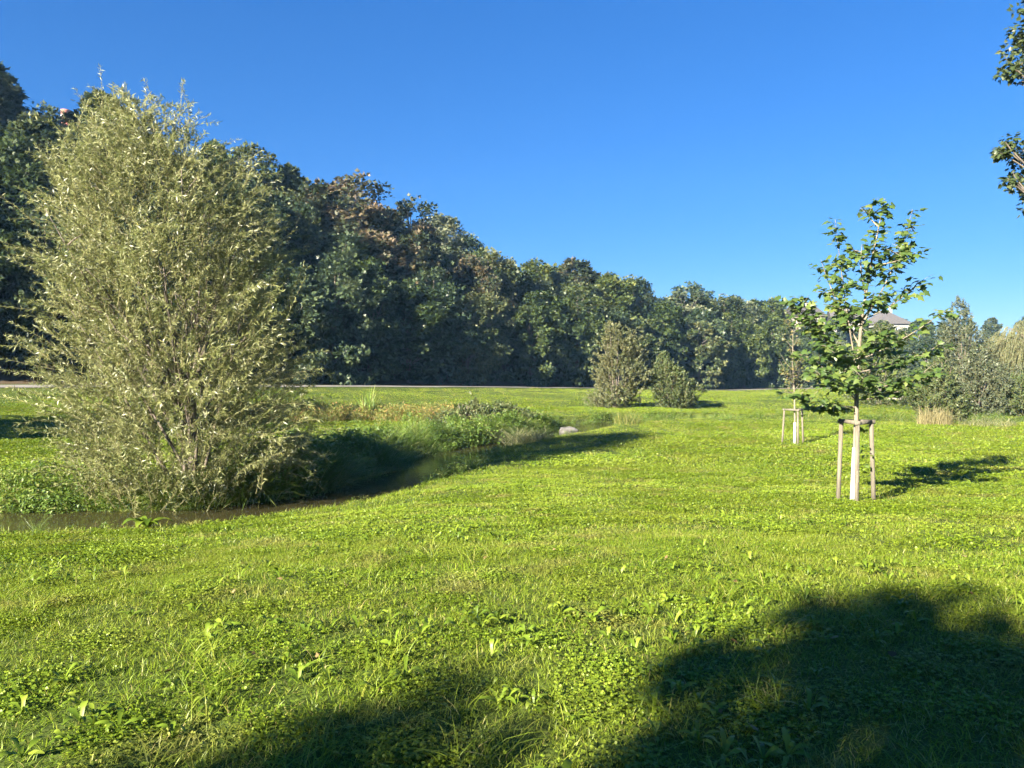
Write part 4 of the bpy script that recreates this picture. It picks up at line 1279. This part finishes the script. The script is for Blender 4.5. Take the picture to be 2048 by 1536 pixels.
def house(x, y, w, d, h, rh, rz, wall, roof, hip, label, storeys=2, zoff=0.0):
    e = empty('house', (x, y, hz(x, y) - .3 + zoff), rz)
    a = Acc(); a.box((-w / 2, -d / 2, -3), (w / 2, d / 2, h))
    if not hip:
        for s in (-1, 1):
            a.add([(s * w / 2, -d / 2, h), (s * w / 2, d / 2, h), (s * w / 2, 0, h + rh)], [(0, 1, 2)])
    obj('wall', a.mesh('wall', wall, False), e)
    a = Acc(); o = .45; t = .18
    W2, D2 = w / 2 + o, d / 2 + o
    zb = h - o * rh / (d / 2) * (1 if not hip else .5)
    rx = W2 if not hip else max(.3, w / 2 - d / 2)
    top = [(-W2, -D2, zb + t), (W2, -D2, zb + t), (W2, D2, zb + t), (-W2, D2, zb + t), (-rx, 0, h + rh + t), (rx, 0, h + rh + t)]
    bot = [(p[0], p[1], p[2] - t) for p in top]
    a.add(top + bot, [(0, 4, 3), (1, 2, 5), (6, 9, 10), (7, 11, 8)], [(0, 1, 5, 4), (2, 3, 4, 5), (6, 10, 11, 7), (8, 11, 10, 9), (0, 6, 7, 1), (1, 7, 8, 2), (2, 8, 9, 3), (3, 9, 6, 0)])
    ro = obj('roof', a.mesh('roof', roof, False), e)
    a = Acc(); a.box((w * .2, .3, h + rh * .3), (w * .2 + .6, .9, h + rh + 1.0)); obj('chimney', a.mesh('chimney', wall, False), ro)
    nwin = max(2, int(w / 2.6))
    for s in range(storeys):
        for k in range(nwin):
            cx = -w / 2 + (k + .5) * w / nwin; cz = h - 1.6 - s * 2.8
            a = Acc()
            for lo, hi in (((cx - .62, cz - .72), (cx + .62, cz - .62)), ((cx - .62, cz + .62), (cx + .62, cz + .72)), ((cx - .62, cz - .62), (cx - .52, cz + .62)), ((cx + .52, cz - .62), (cx + .62, cz + .62)), ((cx - .04, cz - .62), (cx + .04, cz + .62))):
                a.box((lo[0], -d / 2 - .06, lo[1]), (hi[0], -d / 2 + .02, hi[1]))
            f = obj('window', a.mesh('window', M['frame'], False), e)
            a = Acc(); a.box((cx - .52, -d / 2 - .02, cz - .62), (cx + .52, -d / 2 + .01, cz + .62)); obj('pane', a.mesh('pane', M['glass'], False), f)
    tag(e, label, 'house')
house(92, 190, 8, 8, 5.5, 3.2, .15, M['wall_white'], M['roof_grey'], True, 'white house with grey hipped roof glimpsed through the maple leaves')
house(83, 192, 7, 8, 5.5, 2.6, -.2, M['wall_white'], M['roof_grey'], False, 'white house with grey gabled roof left of the hipped white house')
house(74, 196, 7, 8, 6.5, 2.4, .3, M['wall_cream'], M['roof_grey'], False, 'cream house behind the left leaves of the maple')
house(66, 196, 6, 7, 5.5, 2.6, .1, M['wall_cream'], M['roof_red'], False, 'house whose red roof peeps over the wood left of the maple')

M['brick'], nt, bs, out = nodes('red_brick')
br = nt.nodes.new('ShaderNodeTexBrick'); br.inputs['Color1'].default_value = (.36, .11, .07, 1); br.inputs['Color2'].default_value = (.28, .09, .06, 1); br.inputs['Mortar'].default_value = (.3, .27, .24, 1)
br.inputs['Scale'].default_value = 4
tc = nt.nodes.new('ShaderNodeTexCoord'); nt.links.new(tc.outputs['Object'], br.inputs['Vector']); nt.links.new(br.outputs[0], bs.inputs['Base Color'])
bs.inputs['Roughness'].default_value = .9
cx_, cy_ = -86.5, 150
cz_ = hz(cx_, cy_)
ch = empty('brick_chimney', (cx_, cy_, cz_))
top = 1.6 + (742 - 224) / 1538 * cy_ - cz_
a = Acc(); a.tube(np.array([(0, 0, -1), (0, 0, top * .5), (0, 0, top - 1.6)]), [1.5, 1.15, .85], 20); obj('shaft', a.mesh('shaft', M['brick'], True), ch)
a = Acc(); a.tube(np.array([(0, 0, top - 1.62), (0, 0, top - 1.2), (0, 0, top - 1.0)]), [.88, .95, .95], 20); tag(obj('band', a.mesh('band', M['wall_white'], True), ch), 'pale band below the chimney mouth')
a = Acc(); a.tube(np.array([(0, 0, top - 1.02), (0, 0, top - .2), (0, 0, top)]), [.92, .92, .98], 20); obj('crown_ring', a.mesh('crown_ring', M['brick'], True), ch)
tag(ch, 'top of a red brick chimney showing above the wooded slope', 'chimney')
hv, hnt, hbs, hout = nodes('haze_air')
hnt.nodes.remove(hbs)
pv = hnt.nodes.new('ShaderNodeVolumePrincipled')
pv.inputs['Color'].default_value = (.30, .58, 1.0, 1)
pv.inputs['Density'].default_value = HAZE
pv.inputs['Anisotropy'].default_value = 0.0
hnt.links.new(pv.outputs[0], hout.inputs['Volume'])
a = Acc(); a.box((-260, -60, -6), (320, 300, 75))
hz_o = obj('haze', a.mesh('haze', hv, False))
tag(hz_o, 'thin blue evening haze over the whole valley', 'haze', kind='stuff')
print('scene built')
